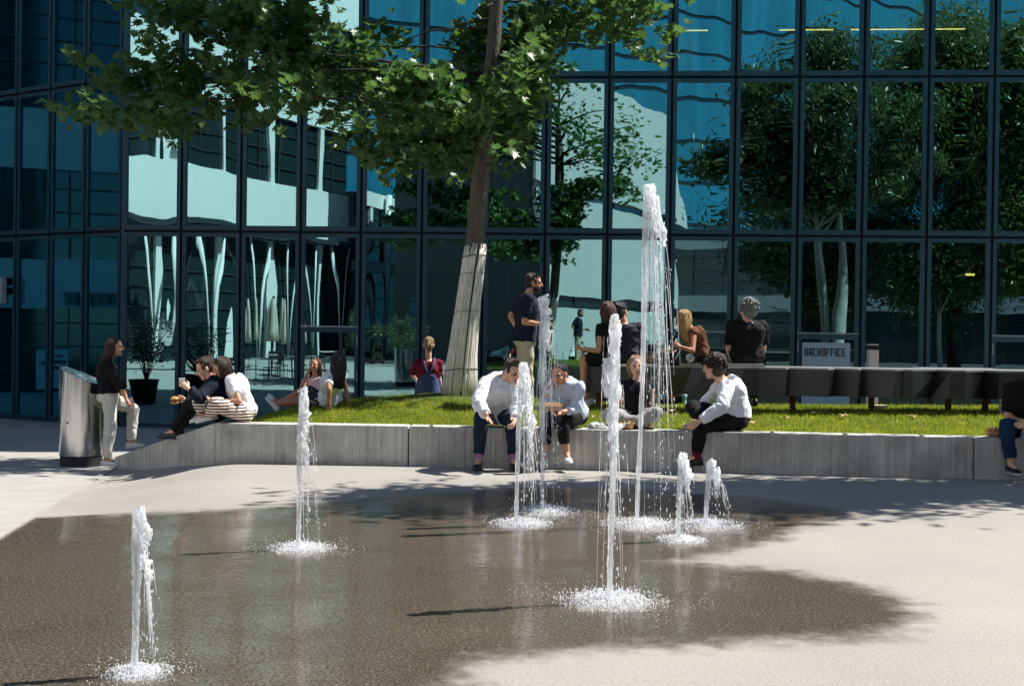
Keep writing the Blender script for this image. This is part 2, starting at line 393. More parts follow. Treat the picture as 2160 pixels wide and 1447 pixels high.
    if bottom:
        kind, mb_, ln, loose = bottom
        g = MB(); pr = [(t, rx, ry, o) for t, rx, ry, o in prof if t < .12]+[(.14, .152*stout if sex == 'm' else .148, .106*stout, 0)]
        g.rings(torso_rings(pelv, nk, back, hunch*k, pr, lefth, left, k, .008+loose*.5))
        for sd in 'LR':
            hp, kn, an = J['h'+sd], J['k'+sd], J['a'+sd]
            if kind == 'trousers':
                t = min(1, ln); g.ell(hp-up*.02*k, (.088*k+loose, .094*k+loose, .09*k)); g.capsule(hp, kn, .086*k+loose*.8, .06*k+loose)
                c = kn.lerp(an, ln-1); seg(g, kn, c, .06*k+loose, (.046 if sex == 'm' else .044)*k+loose)
            else:
                seg(g, hp, hp.lerp(kn, ln), .095*k+loose, .085*k+loose)
        if kind == 'skirt':
            a, b = J['hL'].lerp(J['kL'], ln*.96), J['hR'].lerp(J['kR'], ln*.96); g.capsule(a, b, .07*k, .07*k); g.capsule(J['hL'].lerp(J['kL'], ln*.5), J['hR'].lerp(J['kR'], ln*.5), .085*k, .085*k)
        sg = remesh(g, .0115, 3)
        crease(sg, seed+5, .010, (J['kL']-J['hL'])+(J['aL']-J['kL'])*.5)
        build(sg, kind, mb_, root, smooth=True)
    for sd in 'LR':
        an, kn = J['a'+sd], J['k'+sd]
        if socks:
            g = MB(); g.capsule(an-V(0, 0, .02), an.lerp(kn, .27), .043*k, .05*k); build(g, 'sock', socks, root, smooth=True)
        if shoes:
            ms, msole = shoes; g, s2 = MB(), MB(); shoe(g, s2, an, V(*legs[sd][2]), k*(1.0 if sex == 'm' else .94))
            sh_ = build(g, 'shoe', ms, root, smooth=True); build(s2, 'sole', msole, sh_, smooth=True)
    if watch:
        sd, mm, nm = watch; e, w = J['e'+sd], J['w'+sd]; d = (w-e).normalized(); g = MB()
        g.tube([w-d*.035*k, w-d*.015*k], .032*k, 12); build(g, nm, mm, root, smooth=True)
    q.J = J; q.root = root; q.pel = pelv; q.neck = nk; q.head = hd; q.k = k; q.hq = hq; q.up = up; q.left = left; q.face = face
    return q
# ------------------------------------------------------------------ the cast
BLK = cloth('black_cloth', (20, 20, 23)); NAVY = cloth('navy_cloth', (24, 30, 46)); NAVY2 = cloth('navy_trousers', (30, 42, 66))
WHT = cloth('white_shirt_cloth', (238, 240, 244), .03, .8, .9, 16); LBL = cloth('pale_blue_knit', (206, 218, 236), .05, .9, .7, 14)
BEI = cloth('cream_cotton', (226, 220, 206), .05); CHI = cloth('chino_cotton', (192, 180, 156), .06); GRYC = cloth('grey_cotton', (158, 154, 152), .08)
CHAR = cloth('charcoal_cloth', (44, 46, 52)); BURG = cloth('burgundy_cloth', (112, 24, 42)); DEN = cloth('denim', (74, 88, 124), .2); JEAN = cloth('dark_jeans', (30, 54, 88), .2)
BRN = cloth('rust_brown_cloth', (104, 66, 44), .1); DGR = cloth('dark_grey_tee', (52, 52, 60)); PINK = cloth('pale_pink_cloth', (232, 204, 206), .04)
SHW = mat('white_shoe', (.78, .79, .8), .45, var=.05); SOW = mat('white_sole', (.7, .69, .66), .6); SHB = mat('black_leather', (.012, .012, .014), .28); SOB = mat('black_sole', (.02, .02, .02), .6)
GOLD = mat('gold_metal', (.6, .4, .15), .3, 1)
def banded(name, stops, axis, scale, rough=.85, distort=0, freq=None):
    m, nt, b = nodes(name); L = nt.links.new; tc = N(nt, 'ShaderNodeTexCoord')
    w = N(nt, 'ShaderNodeTexWave', Scale=scale, Distortion=distort, Detail=1); w.bands_direction = axis; w.inputs['Detail Scale'].default_value = 1.2
    L(tc.outputs['Object'], w.inputs['Vector']); r = N(nt, 'ShaderNodeValToRGB'); r.color_ramp.interpolation = 'CONSTANT'
    while len(r.color_ramp.elements) < len(stops): r.color_ramp.elements.new(.5)
    for e, (p, c) in zip(r.color_ramp.elements, stops): e.position = p; e.color = c4(srgb(*c))
    L(w.outputs['Fac'], r.inputs[0]); L(r.outputs[0], b.inputs['Base Color']); b.inputs['Roughness'].default_value = rough; b.inputs['Specular IOR Level'].default_value = .2
    return m
STRIPE = banded('striped_trouser_cloth', [(0, (24, 20, 24)), (.33, (226, 202, 190)), (.7, (238, 222, 206))], 'Z', 9.5, distort=1.6)
PIN = banded('black_striped_skirt_cloth', [(0, (14, 14, 16)), (.8, (52, 52, 56))], 'Z', 16)
PSOCK = banded('pink_zigzag_sock', [(0, (94, 50, 92)), (.5, (206, 160, 192))], 'Z', 28, distort=6)
WSOCK = banded('burgundy_striped_sock', [(0, (84, 22, 34)), (.75, (120, 40, 50))], 'Z', 16)
m, nt, b = nodes('polka_dot_cloth'); tc = N(nt, 'ShaderNodeTexCoord'); vo = N(nt, 'ShaderNodeTexVoronoi', Scale=21); rr = N(nt, 'ShaderNodeValToRGB'); rr.color_ramp.interpolation = 'CONSTANT'
rr.color_ramp.elements[0].color = (.7, .68, .64, 1); rr.color_ramp.elements[1].position = .26; rr.color_ramp.elements[1].color = (.012, .012, .018, 1)
nt.links.new(tc.outputs['Object'], vo.inputs['Vector']); nt.links.new(vo.outputs['Distance'], rr.inputs[0]); nt.links.new(rr.outputs[0], b.inputs['Base Color']); b.inputs['Roughness'].default_value = .8; POLKA = m

A_ = person('woman in black top and cream trousers standing with one foot on the concrete ramp', 1.63, 'f', (229, 838, 15.1), (225, 762, 0), (243, 733, 0), (.88, .47, 0), (1, .12, 0),
    {'R': [(259, 823, -1), (266, 842, 0)], 'L': [(256, 822, 1), (268, 842, -1)]},
    {'R': [(233, 897, 0), (224, 970, 0), (1, -.12, 0)], 'L': [(281, 862, 1), (276, 932, 0), (1, .05, .08)]}, 'mid', ('long', 'brown', .3), (BLK, .95, .12, .022), ('trousers', BEI, 1.93, .016), (SHW, SOW),
    pull=V(-.06, -.02, 0), hands={'R': {'curl': .9, 'dir': (.5, 0, -.8)}, 'L': {'curl': .9, 'dir': (.5, 0, -.8)}}, seed=5)
B_ = person('man in navy sweater with coloured stripes eating a burger behind the ramp corner', 1.76, 'm', (455, 864, 13.5), (450, 794, 0), (433, 778, 0), (-.92, -.3, 0), (-.85, -.28, -.42),
    {'L': [(421, 840, -1), (399, 821, 0)], 'R': [(424, 842, 1), (394, 843, 0)]},
    {'L': [(403, 849, 1), (366, 910, 1), (-.8, .3, 0)], 'R': [(410, 847, 1), (376, 906, 1), (-.8, .3, 0)]}, 'fair', ('short', 'brown', .1), (NAVY, 1.98, .0, .014), ('trousers', BLK, 1.95, .01), (SHB, SOB), hunch=.05, seed=8)
C_ = person('woman in white polo shirt and striped trousers sitting sideways on the wall corner', 1.64, 'f', (514, 868, 13.36), (487, 794, 0), (467, 777, 0), (-1, -.1, 0), (-.9, -.12, -.4),
    {'L': [(505, 847, -1), (461, 845, 0)], 'R': [(482, 840, 1), (456, 840, 0)]},
    {'L': [(455, 852, -1), (444, 872, 1), (-.9, -.1, -.2)], 'R': [(421, 848, 0), (430, 872, 0), (-.9, 0, -.2)]}, 'mid', ('bob', 'brown', .15), (WHT, .62, .0, .012), ('trousers', STRIPE, 1.9, .022), (SHW, SOW), hunch=.07,
    hands={'L': {'palm': (0, 0, 1), 'curl': .6}, 'R': {'palm': (0, 0, 1), 'curl': .6}}, collar=WHT, seed=12, pull=V(.03, 0, 0))
D_ = person('long haired woman in pale top resting her cheek on her hand on the lawn', 1.52, 'f', (668, 862, 17.4), (665, 797, 0), (664, 771, -1), (-.2, -1, 0), (-.22, -1, .05),
    {'R': [(636, 815, -1), (650, 786, -1)], 'L': [(686, 832, 0), (684, 858, -1)]},
    {'R': [(636, 852, -1), (662, 866, 1), (-1, -.3, 0)], 'L': [(700, 852, -1), (676, 866, 1), (1, -.3, 0)]}, 'mid', ('long', 'chestnut', .36), (PINK, .35, .0, .01), ('trousers', GRYC, 1.9, .012), (SHW, SOW), hands={'R': {'curl': 1.5}}, seed=14)
E_ = person('woman with long black hair and polka dot skirt leaning back on the lawn', 1.62, 'f', (693, 841, 15.2), (707, 784, -1), (711, 762, 0), (-.85, .52, 0), (-.55, .83, .05),
    {'L': [(695, 822, -1), (694, 847, 0)], 'R': [(729, 819, 0), (735, 844, 0)]},
    {'L': [(637, 823, 1), (589, 849, 0), (-.55, .1, .8)], 'R': [(634, 845, 1), (586, 853, 0), (-.6, .1, .7)]}, 'tan', ('long', 'black', .36), (WHT, .5, .0, .012), ('skirt', POLKA, .82, .02), (SHW, SOW), seed=16,
    hands={'L': {'dir': (0, .1, -1), 'curl': .3}, 'R': {'dir': (.3, .1, -1), 'curl': .3}})
F_ = person('girl in burgundy tee and denim overalls seen from behind by the tree trunk', 1.7, 'f', (902, 838, 18), (904, 759, 0), (904, 728, 0), (-.12, 1, 0), (-.15, 1, 0),
    {'L': [(869, 789, 1), (876, 800, 1)], 'R': [(926, 794, 0), (930, 820, 0)]},
    {'L': [(897, 905, 0), (897, 966, 0), (0, 1, 0)], 'R': [(908, 905, 0), (908, 966, 0), (0, 1, 0)]}, 'fair', ('pony', 'darkblond', .14), (BURG, .9, .05, .014), ('trousers', DEN, 1.95, .025), (SHW, SOW), seed=18)
g = MB(); q = F_
pr = [(.1, .15, .1, 0), (.3, .128, .092, .0), (.5, .11, .09, 0), (.62, .06, .098, -.01)]
g.rings(torso_rings(q.pel, q.neck, -q.face, 0, pr, q.left, q.left, q.k, .05)); build(remesh(g, .011, 3), 'overall_bib', DEN, q.root, smooth=True)
for s in (-1, 1):
    g = MB(); c = q.pel.lerp(q.neck, .58)-q.face*.145; g.tube([c, q.pel.lerp(q.neck, .8)-q.face*.145+q.left*.05*s, q.neck+q.left*.085*s-q.face*.06+q.up*.03, q.neck+q.left*.085*s+q.face*.08], .013, 6); build(g, 'strap', DEN, q.root, smooth=True)
G_ = person('bearded man in navy tee and chinos standing on the lawn with one hand behind him', 1.71, 'm', (1109, 718, 15), (1111, 622, 0), (1126, 598, 0), (.97, .1, 0), (1, -.02, -.12),
    {'R': [(1106, 680, 0), (1141, 684, 0)], 'L': [(1077, 665, 1), (1090, 692, -1)]},
    {'R': [(1112, 793, 0), (1115, 862, 0), (1, -.1, 0)], 'L': [(1104, 793, 0), (1102, 860, 0), (1, .1, 0)]}, 'mid', ('short', 'black', .1), (NAVY, .78, -.02, .014), ('trousers', CHI, 1.97, .014), (SHB, SOB), beard=True, stout=1.08, seed=20,
    hands={'R': {'curl': 1.0}, 'L': {'curl': .6}})
H_ = person('man with glasses in white shirt and navy trousers leaning over on the wall', 1.8, 'm', (1040, 871, 13.15), (1059, 801, -1), (1081, 784, 0), (.32, -1, 0), (.55, -.72, -.4),
    {'R': [(1008, 850, -1), (1026, 874, -1)], 'L': [(1094, 852, -1), (1086, 884, -1)]},
    {'R': [(1014, 886, -1), (1010, 970, 0), (-.12, -1, 0)], 'L': [(1080, 890, -1), (1083, 970, 0), (.2, -1, 0)]}, 'fair', ('short', 'brown', .1), (WHT, 1.95, -.02, .016), ('trousers', NAVY2, 1.84, .01), (SHB, SOB), hunch=.05, glasses=True, socks=PSOCK, collar=WHT, seed=22,
    hands={'R': {'palm': (.5, -.6, .6), 'curl': .35, 'dir': (.5, -.3, -.6)}})
I_ = person('dark haired woman in pale blue sweater eating from a carton on the wall', 1.68, 'f', (1204, 873, 13.1), (1193, 807, -1), (1180, 790, 0), (-.3, -1, 0), (-.5, -.8, -.3),
    {'L': [(1214, 860, 0), (1182, 871, -1)], 'R': [(1147, 856, -1), (1154, 829, 0)]},
    {'R': [(1153, 887, -1), (1149, 962, 0), (-.1, -1, 0)], 'L': [(1186, 892, -1), (1196, 958, 0), (.1, -1, 0)]}, 'mid', ('tied', 'black', .1), (LBL, 1.55, .0, .014), ('trousers', BLK, 1.66, .014), (SHW, SOW), hunch=.04, watch=('L', GOLD, 'watch'), seed=24,
    hands={'L': {'palm': (0, -.3, 1), 'curl': .7}, 'R': {'curl': 1.2}})
J_ = person('blonde woman in sleeveless black top sitting cross legged on the wall edge', 1.68, 'f', (1343, 876, 13.45), (1343, 803, 0), (1342, 774, 0), (0, -1, 0), (.02, -1, -.02),
    {'L': [(1373, 857, 0), (1338, 890, -1)], 'R': [(1313, 852, 0), (1330, 888, -1)]},
    {'L': [(1385, 872, -1), (1332, 893, 0), (-.9, -.3, -.1)], 'R': [(1284, 875, -1), (1352, 893, 0), (.9, -.3, -.1)]}, 'fair', ('bob', 'darkblond', .16), (BLK, 0, .0, .012), ('trousers', GRYC, 1.85, .016), (SHB, SOB), seed=26,
    hands={'L': {'curl': .6}, 'R': {'curl': .6}})
K_ = person('curly haired man in white shirt with one leg crossed looking away on the wall', 1.8, 'm', (1553, 879, 13.05), (1524, 803, 0), (1505, 776, 0), (-1, .02, 0), (-.85, .5, -.12),
    {'L': [(1523, 858, -1), (1476, 888, 0)], 'R': [(1490, 848, 1), (1476, 880, -1)]},
    {'L': [(1478, 903, -1), (1468, 964, 0), (-1, -.25, 0)], 'R': [(1460, 858, 1), (1489, 902, -1), (.7, .1, .45)]}, 'fair', ('curly', 'brown', .1), (WHT, 1.95, .02, .016), ('trousers', BLK, 1.84, .012), (SHB, SOB), hunch=.1, socks=WSOCK, collar=WHT, seed=28)
L_ = person('woman with wavy brown hair in black dress sitting on the left end of the bench', 1.68, 'f', (1281, 758, 15.2), (1282, 683, 0), (1279, 657, 0), (-.75, .66, 0), (-.55, .83, 0),
    {'L': [(1263, 741, -1), (1228, 735, 0)], 'R': [(1290, 742, 1), (1245, 740, 0)]},
    {'L': [(1231, 757, 0), (1230, 846, 0), (-.9, .2, -.3)], 'R': [(1240, 758, 1), (1240, 842, 0), (-.9, .2, -.3)]}, 'mid', ('long', 'chestnut', .27), (BLK, .35, .0, .012), ('skirt', BLK, .8, .01), (SHW, SOW), watch=('L', GOLD, 'bracelet'), seed=30, pull=V(.05, 0, 0), hands={'L': {'curl': 1.7}})
M_ = person('man in dark grey tee seen from behind next to the wavy haired woman', 1.78, 'm', (1316, 758, 15.55), (1317, 682, 0), (1309, 658, 0), (.1, 1, 0), (.55, .83, 0),
    {'R': [(1337, 735, 1), (1322, 754, 1)], 'L': [(1296, 735, 1), (1306, 754, 1)]},
    {'L': [(1308, 768, 1), (1308, 846, 0), (0, 1, 0)], 'R': [(1330, 768, 1), (1332, 846, 0), (0, 1, 0)]}, 'mid', ('short', 'black', .1), (DGR, .8, .0, .014), ('trousers', CHAR, 1.95, .01), (SHB, SOB), beard=True, seed=32)
N_ = person('woman with long blonde hair in rust brown dress eating on the bench', 1.68, 'f', (1478, 756, 15.2), (1459, 692, 0), (1441, 676, 0), (-1, .08, 0), (-.88, -.05, -.45),
    {'L': [(1461, 741, -1), (1436, 732, 0)], 'R': [(1450, 744, 1), (1424, 744, 0)]},
    {'L': [(1396, 757, 0), (1418, 838, 0), (-1, -.1, 0)], 'R': [(1402, 762, 1), (1428, 836, 0), (-1, 0, 0)]}, 'tan', ('long', 'blond', .56), (BRN, 0, .0, .012), ('trousers', PIN, 1.8, .018), (SHB, SOB), hunch=.06, seed=34, pull=V(.22, 0, 0), watch=('R', GOLD, 'bracelet'),
    hands={'L': {'curl': 1.2}, 'R': {'palm': (0, 0, 1), 'curl': .6}})
O_ = person('grey haired man in black polo sitting with his back to the fountain', 1.8, 'm', (1576, 756, 15.3), (1577, 678, 0), (1577, 655, 0), (-.1, 1, 0), (-.55, .83, 0),
    {'L': [(1537, 736, 1), (1543, 758, 1)], 'R': [(1610, 733, 1), (1604, 756, 1)]},
    {'L': [(1562, 768, 1), (1562, 842, 0), (0, 1, 0)], 'R': [(1590, 768, 1), (1592, 842, 0), (0, 1, 0)]}, 'fair', ('curly', 'grey', .1), (BLK, .8, .0, .016), ('trousers', CHAR, 1.95, .012), (SHB, SOB), glasses=True, stout=1.1, collar=BLK, seed=36)
P_ = person('person in black tee and jeans holding a bottle at the right end of the wall', 1.76, 'm', (2158, 899, 12.75), (2172, 810, -1), (2184, 778, 0), (-.25, -1, 0), (.1, -1, -.3),
    {'R': [(2125, 880, -1), (2150, 888, 0)], 'L': [(2205, 880, -1), (2168, 892, -1)]},
    {'R': [(2123, 897, -1), (2132, 980, 0), (.05, -1, 0)], 'L': [(2188, 900, -1), (2186, 986, 0), (.1, -1, 0)]}, 'fair', ('short', 'brown', .1), (BLK, .8, .0, .016), ('trousers', JEAN, 1.82, .014), (SHB, SOW), hunch=.05, seed=38,
    hands={'R': {'curl': 1.0, 'dir': (.6, -.3, -.4), 'palm': (.3, -.2, -1)}, 'L': {'curl': .9}})
Q_ = person('person in dark sunhat and pale blue jeans squatting behind the bench', 1.7, 'f', (1388, 822, 16.6), (1384, 765, 0), (1377, 749, 0), (-.6, -.8, 0), (-.7, -.7, -.1),
    {'L': [(1405, 795, 0), (1396, 815, 0)], 'R': [(1368, 795, 0), (1378, 815, 0)]},
    {'L': [(1436, 832, -1), (1436, 868, 1), (.2, -1, 0)], 'R': [(1384, 832, -1), (1382, 870, 1), (-.3, -1, 0)]}, 'mid', ('bob', 'black', .14), (CHAR, .9, .0, .014), ('trousers', cloth('pale_denim', (150, 186, 214), .1), 1.9, .02), (SHW, SOW), seed=40)
g = MB(); q = Q_
g.tube([q.hq(0, -.01, .05), q.hq(0, -.01, .055)], [.19, .185], 20); g.lathe([(.1, 0), (.1, .05), (.085, .085), (.04, .1)], q.hq(0, -.01, .055), 18)
build(g, 'hat', cloth('dark_hat_felt', (40, 44, 50)), q.root, smooth=True)
# ------------------------------------------------------------------ terrain
SUNH = V(.94, .34, 0).normalized(); EL = R(54)
def xj(y): return -3.39-.205*(y-8.17)              # the joint where the pavement starts to fall
def zg(x, y):
    zl = -.0435*max(0, min(y, 27.5)-8)
    t = smooth01((x-xj(y))/1.6)*(1-smooth01((y-13.6)/4.2))
    return zl*(1-t)
def axis(lo, hi, st, far):
    a = list(np.arange(lo, hi+1e-6, st)); k = st; x = hi; r_ = []
    while x < far: k *= 1.35; x += k; r_.append(x)
    k = st; x = lo; l_ = []
    while x > -far: k *= 1.35; x -= k; l_.append(x)
    return np.array(l_[::-1]+a+r_)
WETPX = [(-500, 1240), (-60, 1100), (40, 1076), (140, 1072), (300, 1075), (450, 1078), (600, 1066), (760, 1054), (900, 1042), (1080, 1032), (1300, 1032), (1500, 1044), (1640, 1058), (1750, 1074), (1765, 1090),
         (1700, 1112), (1620, 1140), (1540, 1164), (1440, 1178), (1400, 1186), (1480, 1192), (1640, 1206), (1780, 1228), (1880, 1264), (1930, 1300), (1880, 1330), (1740, 1345), (1560, 1352), (1380, 1360), (1200, 1370), (1080, 1382), (1010, 1405), (960, 1450), (900, 1540), (-600, 1600)]
WP = np.array([PZ(x, y, 0)[:2] for x, y in WETPX])
def sdf(px, py):
    d = np.full(px.shape, 1e9); ins = np.zeros(px.shape, bool); n = len(WP)
    for i in range(n):
        ax, ay = WP[i]; bx, by = WP[(i+1) % n]; ex, ey = bx-ax, by-ay; wx, wy = px-ax, py-ay
        t = np.clip((wx*ex+wy*ey)/(ex*ex+ey*ey), 0, 1); d = np.minimum(d, np.hypot(wx-ex*t, wy-ey*t))
        c = ((ay > py) != (by > py)) & (px < (bx-ax)*(py-ay)/(by-ay+1e-12)+ax); ins ^= c
    return np.where(ins, d, -d)
gx = axis(-7, 7.5, .09, 170); gy = axis(4.4, 13.4, .07, 170)
XX, YY = np.meshgrid(gx, gy); ZZ = np.vectorize(zg)(XX, YY)
gv = np.stack([XX, YY, ZZ], -1).reshape(-1, 3); w, h = len(gx), len(gy)
idx = np.arange(w*h).reshape(h, w); gf = np.stack([idx[:-1, :-1], idx[:-1, 1:], idx[1:, 1:], idx[1:, :-1]], -1).reshape(-1, 4)
me = mesh_np('ground', gv, gf, True); at = me.attributes.new('wet', 'FLOAT', 'POINT')
sd = sdf(gv[:, 0], gv[:, 1]); at.data.foreach_set('value', np.clip(sd, -2, 2).astype(np.float32))
m, nt, b = nodes('wet_and_dry_concrete'); L = nt.links.new; MATS['ground'] = m
tc = N(nt, 'ShaderNodeTexCoord'); A = N(nt, 'ShaderNodeAttribute', attribute_name='wet')
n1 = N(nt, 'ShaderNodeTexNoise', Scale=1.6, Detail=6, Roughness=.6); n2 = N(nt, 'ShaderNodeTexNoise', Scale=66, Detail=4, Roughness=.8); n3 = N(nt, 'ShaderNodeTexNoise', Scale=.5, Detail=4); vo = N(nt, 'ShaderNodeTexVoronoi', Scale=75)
for n_ in (n1, n2, n3, vo): L(tc.outputs['Object'], n_.inputs['Vector'])
def math_(nt, op, a, b_=None, c=None, clamp=False):
    n_ = nt.nodes.new('ShaderNodeMath'); n_.operation = op; n_.use_clamp = clamp
    for i, v in enumerate((a, b_, c)):
        if v is None: continue
        if isinstance(v, (int, float)): n_.inputs[i].default_value = v
        else: nt.links.new(v, n_.inputs[i])
    return n_.outputs[0]
def mixc(nt, f, a, b_):
    n_ = nt.nodes.new('ShaderNodeMix'); n_.data_type = 'RGBA'
    for s_, v in ((n_.inputs[0], f), (n_.inputs[6], a), (n_.inputs[7], b_)):
        if isinstance(v, (int, float)): s_.default_value = v
        elif isinstance(v, tuple): s_.default_value = c4(v)
        else: nt.links.new(v, s_)
    return n_.outputs[2]
e1 = math_(nt, 'MULTIPLY_ADD', n1.outputs['Fac'], .5, -.25); e2 = math_(nt, 'MULTIPLY_ADD', n2.outputs['Fac'], .5, -.25)
n5 = N(nt, 'ShaderNodeTexNoise', Scale=7, Detail=6, Roughness=.7); L(tc.outputs['Object'], n5.inputs['Vector']); ws = math_(nt, 'ADD', math_(nt, 'ADD', math_(nt, 'ADD', A.outputs['Fac'], e1), math_(nt, 'MULTIPLY_ADD', e2, .7, 0)), math_(nt, 'MULTIPLY_ADD', n5.outputs['Fac'], .45, -.225))
wr = N(nt, 'ShaderNodeMapRange'); wr.interpolation_type = 'SMOOTHSTEP'; wr.inputs[1].default_value = -.2; wr.inputs[2].default_value = .14; L(ws, wr.inputs[0]); wet = wr.outputs[0]
grain = N(nt, 'ShaderNodeValToRGB'); grain.color_ramp.elements[0].position = .4; grain.color_ramp.elements[0].color = (.285, .266, .24, 1); grain.color_ramp.elements[1].position = .6; grain.color_ramp.elements[1].color = (.40, .378, .345, 1); L(n2.outputs['Fac'], grain.inputs[0])
blot = N(nt, 'ShaderNodeValToRGB'); blot.color_ramp.elements[0].position = .3; blot.color_ramp.elements[0].color = (.8, .8, .8, 1); blot.color_ramp.elements[1].position = .75; blot.color_ramp.elements[1].color = (1.08, 1.07, 1.05, 1); L(n3.outputs['Fac'], blot.inputs[0])
mm_ = nt.nodes.new('ShaderNodeMix'); mm_.data_type = 'RGBA'; mm_.blend_type = 'MULTIPLY'; mm_.inputs[0].default_value = 1; L(grain.outputs[0], mm_.inputs[6]); L(blot.outputs[0], mm_.inputs[7])
wg = N(nt, 'ShaderNodeValToRGB'); wg.color_ramp.elements[0].position = .4; wg.color_ramp.elements[0].color = (.038, .029, .02, 1); wg.color_ramp.elements[1].position = .57; wg.color_ramp.elements[1].color = (.122, .098, .07, 1); el = wg.color_ramp.elements.new(.66); el.color = (.34, .28, .21, 1); L(n2.outputs['Fac'], wg.inputs[0])
glint = N(nt, 'ShaderNodeMapRange'); glint.inputs[1].default_value = .16; glint.inputs[2].default_value = .1; L(vo.outputs['Distance'], glint.inputs[0]); n4 = N(nt, 'ShaderNodeTexNoise', Scale=9, Detail=5, Roughness=.7); L(tc.outputs['Object'], n4.inputs['Vector'])
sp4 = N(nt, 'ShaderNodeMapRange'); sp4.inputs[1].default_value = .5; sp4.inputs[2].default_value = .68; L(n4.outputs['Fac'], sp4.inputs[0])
wst = mixc(nt, math_(nt, 'MULTIPLY', glint.outputs[0], math_(nt, 'MULTIPLY_ADD', sp4.outputs[0], .7, .25)), wg.outputs[0], (.5, .46, .4))  # pale cells painted into the wet colour in place of sun glints
dk = N(nt, 'ShaderNodeMapRange'); dk.inputs[1].default_value = .3; dk.inputs[2].default_value = .7; dk.inputs[3].default_value = .72; dk.inputs[4].default_value = 1.2; L(n1.outputs['Fac'], dk.inputs[0])
w2_ = nt.nodes.new('ShaderNodeMix'); w2_.data_type = 'RGBA'; w2_.blend_type = 'MULTIPLY'; w2_.inputs[0].default_value = 1; L(wst, w2_.inputs[6]); L(dk.outputs[0], w2_.inputs[7])
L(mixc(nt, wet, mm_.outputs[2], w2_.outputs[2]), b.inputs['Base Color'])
L(math_(nt, 'MULTIPLY_ADD', wet, -.5, .84), b.inputs['Roughness'])
bn = N(nt, 'ShaderNodeTexNoise', Scale=150, Detail=3); L(tc.outputs['Object'], bn.inputs['Vector'])
b1 = N(nt, 'ShaderNodeBump', Distance=.004); L(bn.outputs['Fac'], b1.inputs['Height']); L(math_(nt, 'MULTIPLY_ADD', wet, .1, .16), b1.inputs['Strength'])
L(b1.outputs[0], b.inputs['Normal'])
L(math_(nt, 'MULTIPLY_ADD', wet, -.25, .4), b.inputs['Specular IOR Level']); b.inputs['Coat IOR'].default_value = 1.33; b.inputs['Coat Roughness'].default_value = .07
rp = N(nt, 'ShaderNodeTexNoise', Scale=7, Detail=3); mpp = N(nt, 'ShaderNodeMapping'); mpp.inputs['Scale'].default_value = (1, 2.2, 1); L(tc.outputs['Object'], mpp.inputs['Vector']); L(mpp.outputs[0], rp.inputs['Vector'])
b2 = N(nt, 'ShaderNodeBump', Strength=.12, Distance=.02); L(rp.outputs['Fac'], b2.inputs['Height']); L(b2.outputs[0], b.inputs['Coat Normal'])
pud = N(nt, 'ShaderNodeMapRange'); pud.inputs[1].default_value = .38; pud.inputs[2].default_value = .6; L(n1.outputs['Fac'], pud.inputs[0])
L(math_(nt, 'MULTIPLY', wet, math_(nt, 'MULTIPLY_ADD', pud.outputs[0], .5, .24)), b.inputs['Coat Weight'])
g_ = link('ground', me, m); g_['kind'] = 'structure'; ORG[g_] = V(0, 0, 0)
# pale pavement left of the joint: a sheet with a thin edge
CONC = mat('pale_paving', (.37, .355, .33), .85, 0, .3, .12, 3, .35, 60)
g = MB(); ys = list(np.arange(3, 28, .5)); rows = []
for y in ys:
    x1 = xj(y)-.02; xs_ = [x1-.001, x1]+[x1-k for k in (.5, 1, 2, 3.5, 6, 10, 16, 26, 40)]
    rows.append([(x1, y, zg(x1, y)-.02)]+[(x, y, zg(x, y)+.012) for x in xs_[1:]])
k = len(rows[0]); g.add([p for r_ in rows for p in r_], [(i*k+j, (i+1)*k+j, (i+1)*k+j+1, i*k+j+1) for i in range(len(rows)-1) for j in range(k-1)])
build(g, 'pavement', CONC, kind='structure')
SHADEM = mat('dark_shade_tone', (.05, .05, .052), .9, 0, .3, .25, 20, .3, 80)  # added dark sheet: its colour stands in for tree shade mirrored in the glass
g = MB(); g.box((-60, -70, -.05), (60, 1.2, .006)); g.box((-60, 1.2, -.6), (-8.2, 11, -.09)); build(g, 'shade_sheet', SHADEM, kind='structure')
# ------------------------------------------------------------------ retaining wall
WALLP = [V(-3.14, 13.05, 0), V(-1.08, 13.02, 0), V(0, 13.0, 0), V(1.9, 12.82, 0), V(4.72, 12.54, 0), V(9.5, 12.05, 0)]
m, nt, b = nodes('board_marked_concrete'); L = nt.links.new; MATS['wall'] = m
tc = N(nt, 'ShaderNodeTexCoord'); mp = N(nt, 'ShaderNodeMapping'); mp.inputs['Scale'].default_value = (26, 4, .7); L(tc.outputs['Object'], mp.inputs['Vector'])
n1 = N(nt, 'ShaderNodeTexNoise', Scale=1.0, Detail=6, Roughness=.7); L(mp.outputs[0], n1.inputs['Vector'])
n2 = N(nt, 'ShaderNodeTexNoise', Scale=2.2, Detail=6, Roughness=.65); L(tc.outputs['Object'], n2.inputs['Vector'])
n3 = N(nt, 'ShaderNodeTexVoronoi', Scale=26); L(tc.outputs['Object'], n3.inputs['Vector'])
r1 = N(nt, 'ShaderNodeValToRGB'); r1.color_ramp.elements[0].position = .28; r1.color_ramp.elements[0].color = (.36, .35, .32, 1); r1.color_ramp.elements[1].position = .66; r1.color_ramp.elements[1].color = (.66, .64, .6, 1); L(n1.outputs['Fac'], r1.inputs[0])
r2 = N(nt, 'ShaderNodeValToRGB'); r2.color_ramp.elements[0].position = .3; r2.color_ramp.elements[0].color = (.62, .61, .6, 1); r2.color_ramp.elements[1].position = .62; r2.color_ramp.elements[1].color = (1.1, 1.1, 1.08, 1); L(n2.outputs['Fac'], r2.inputs[0])
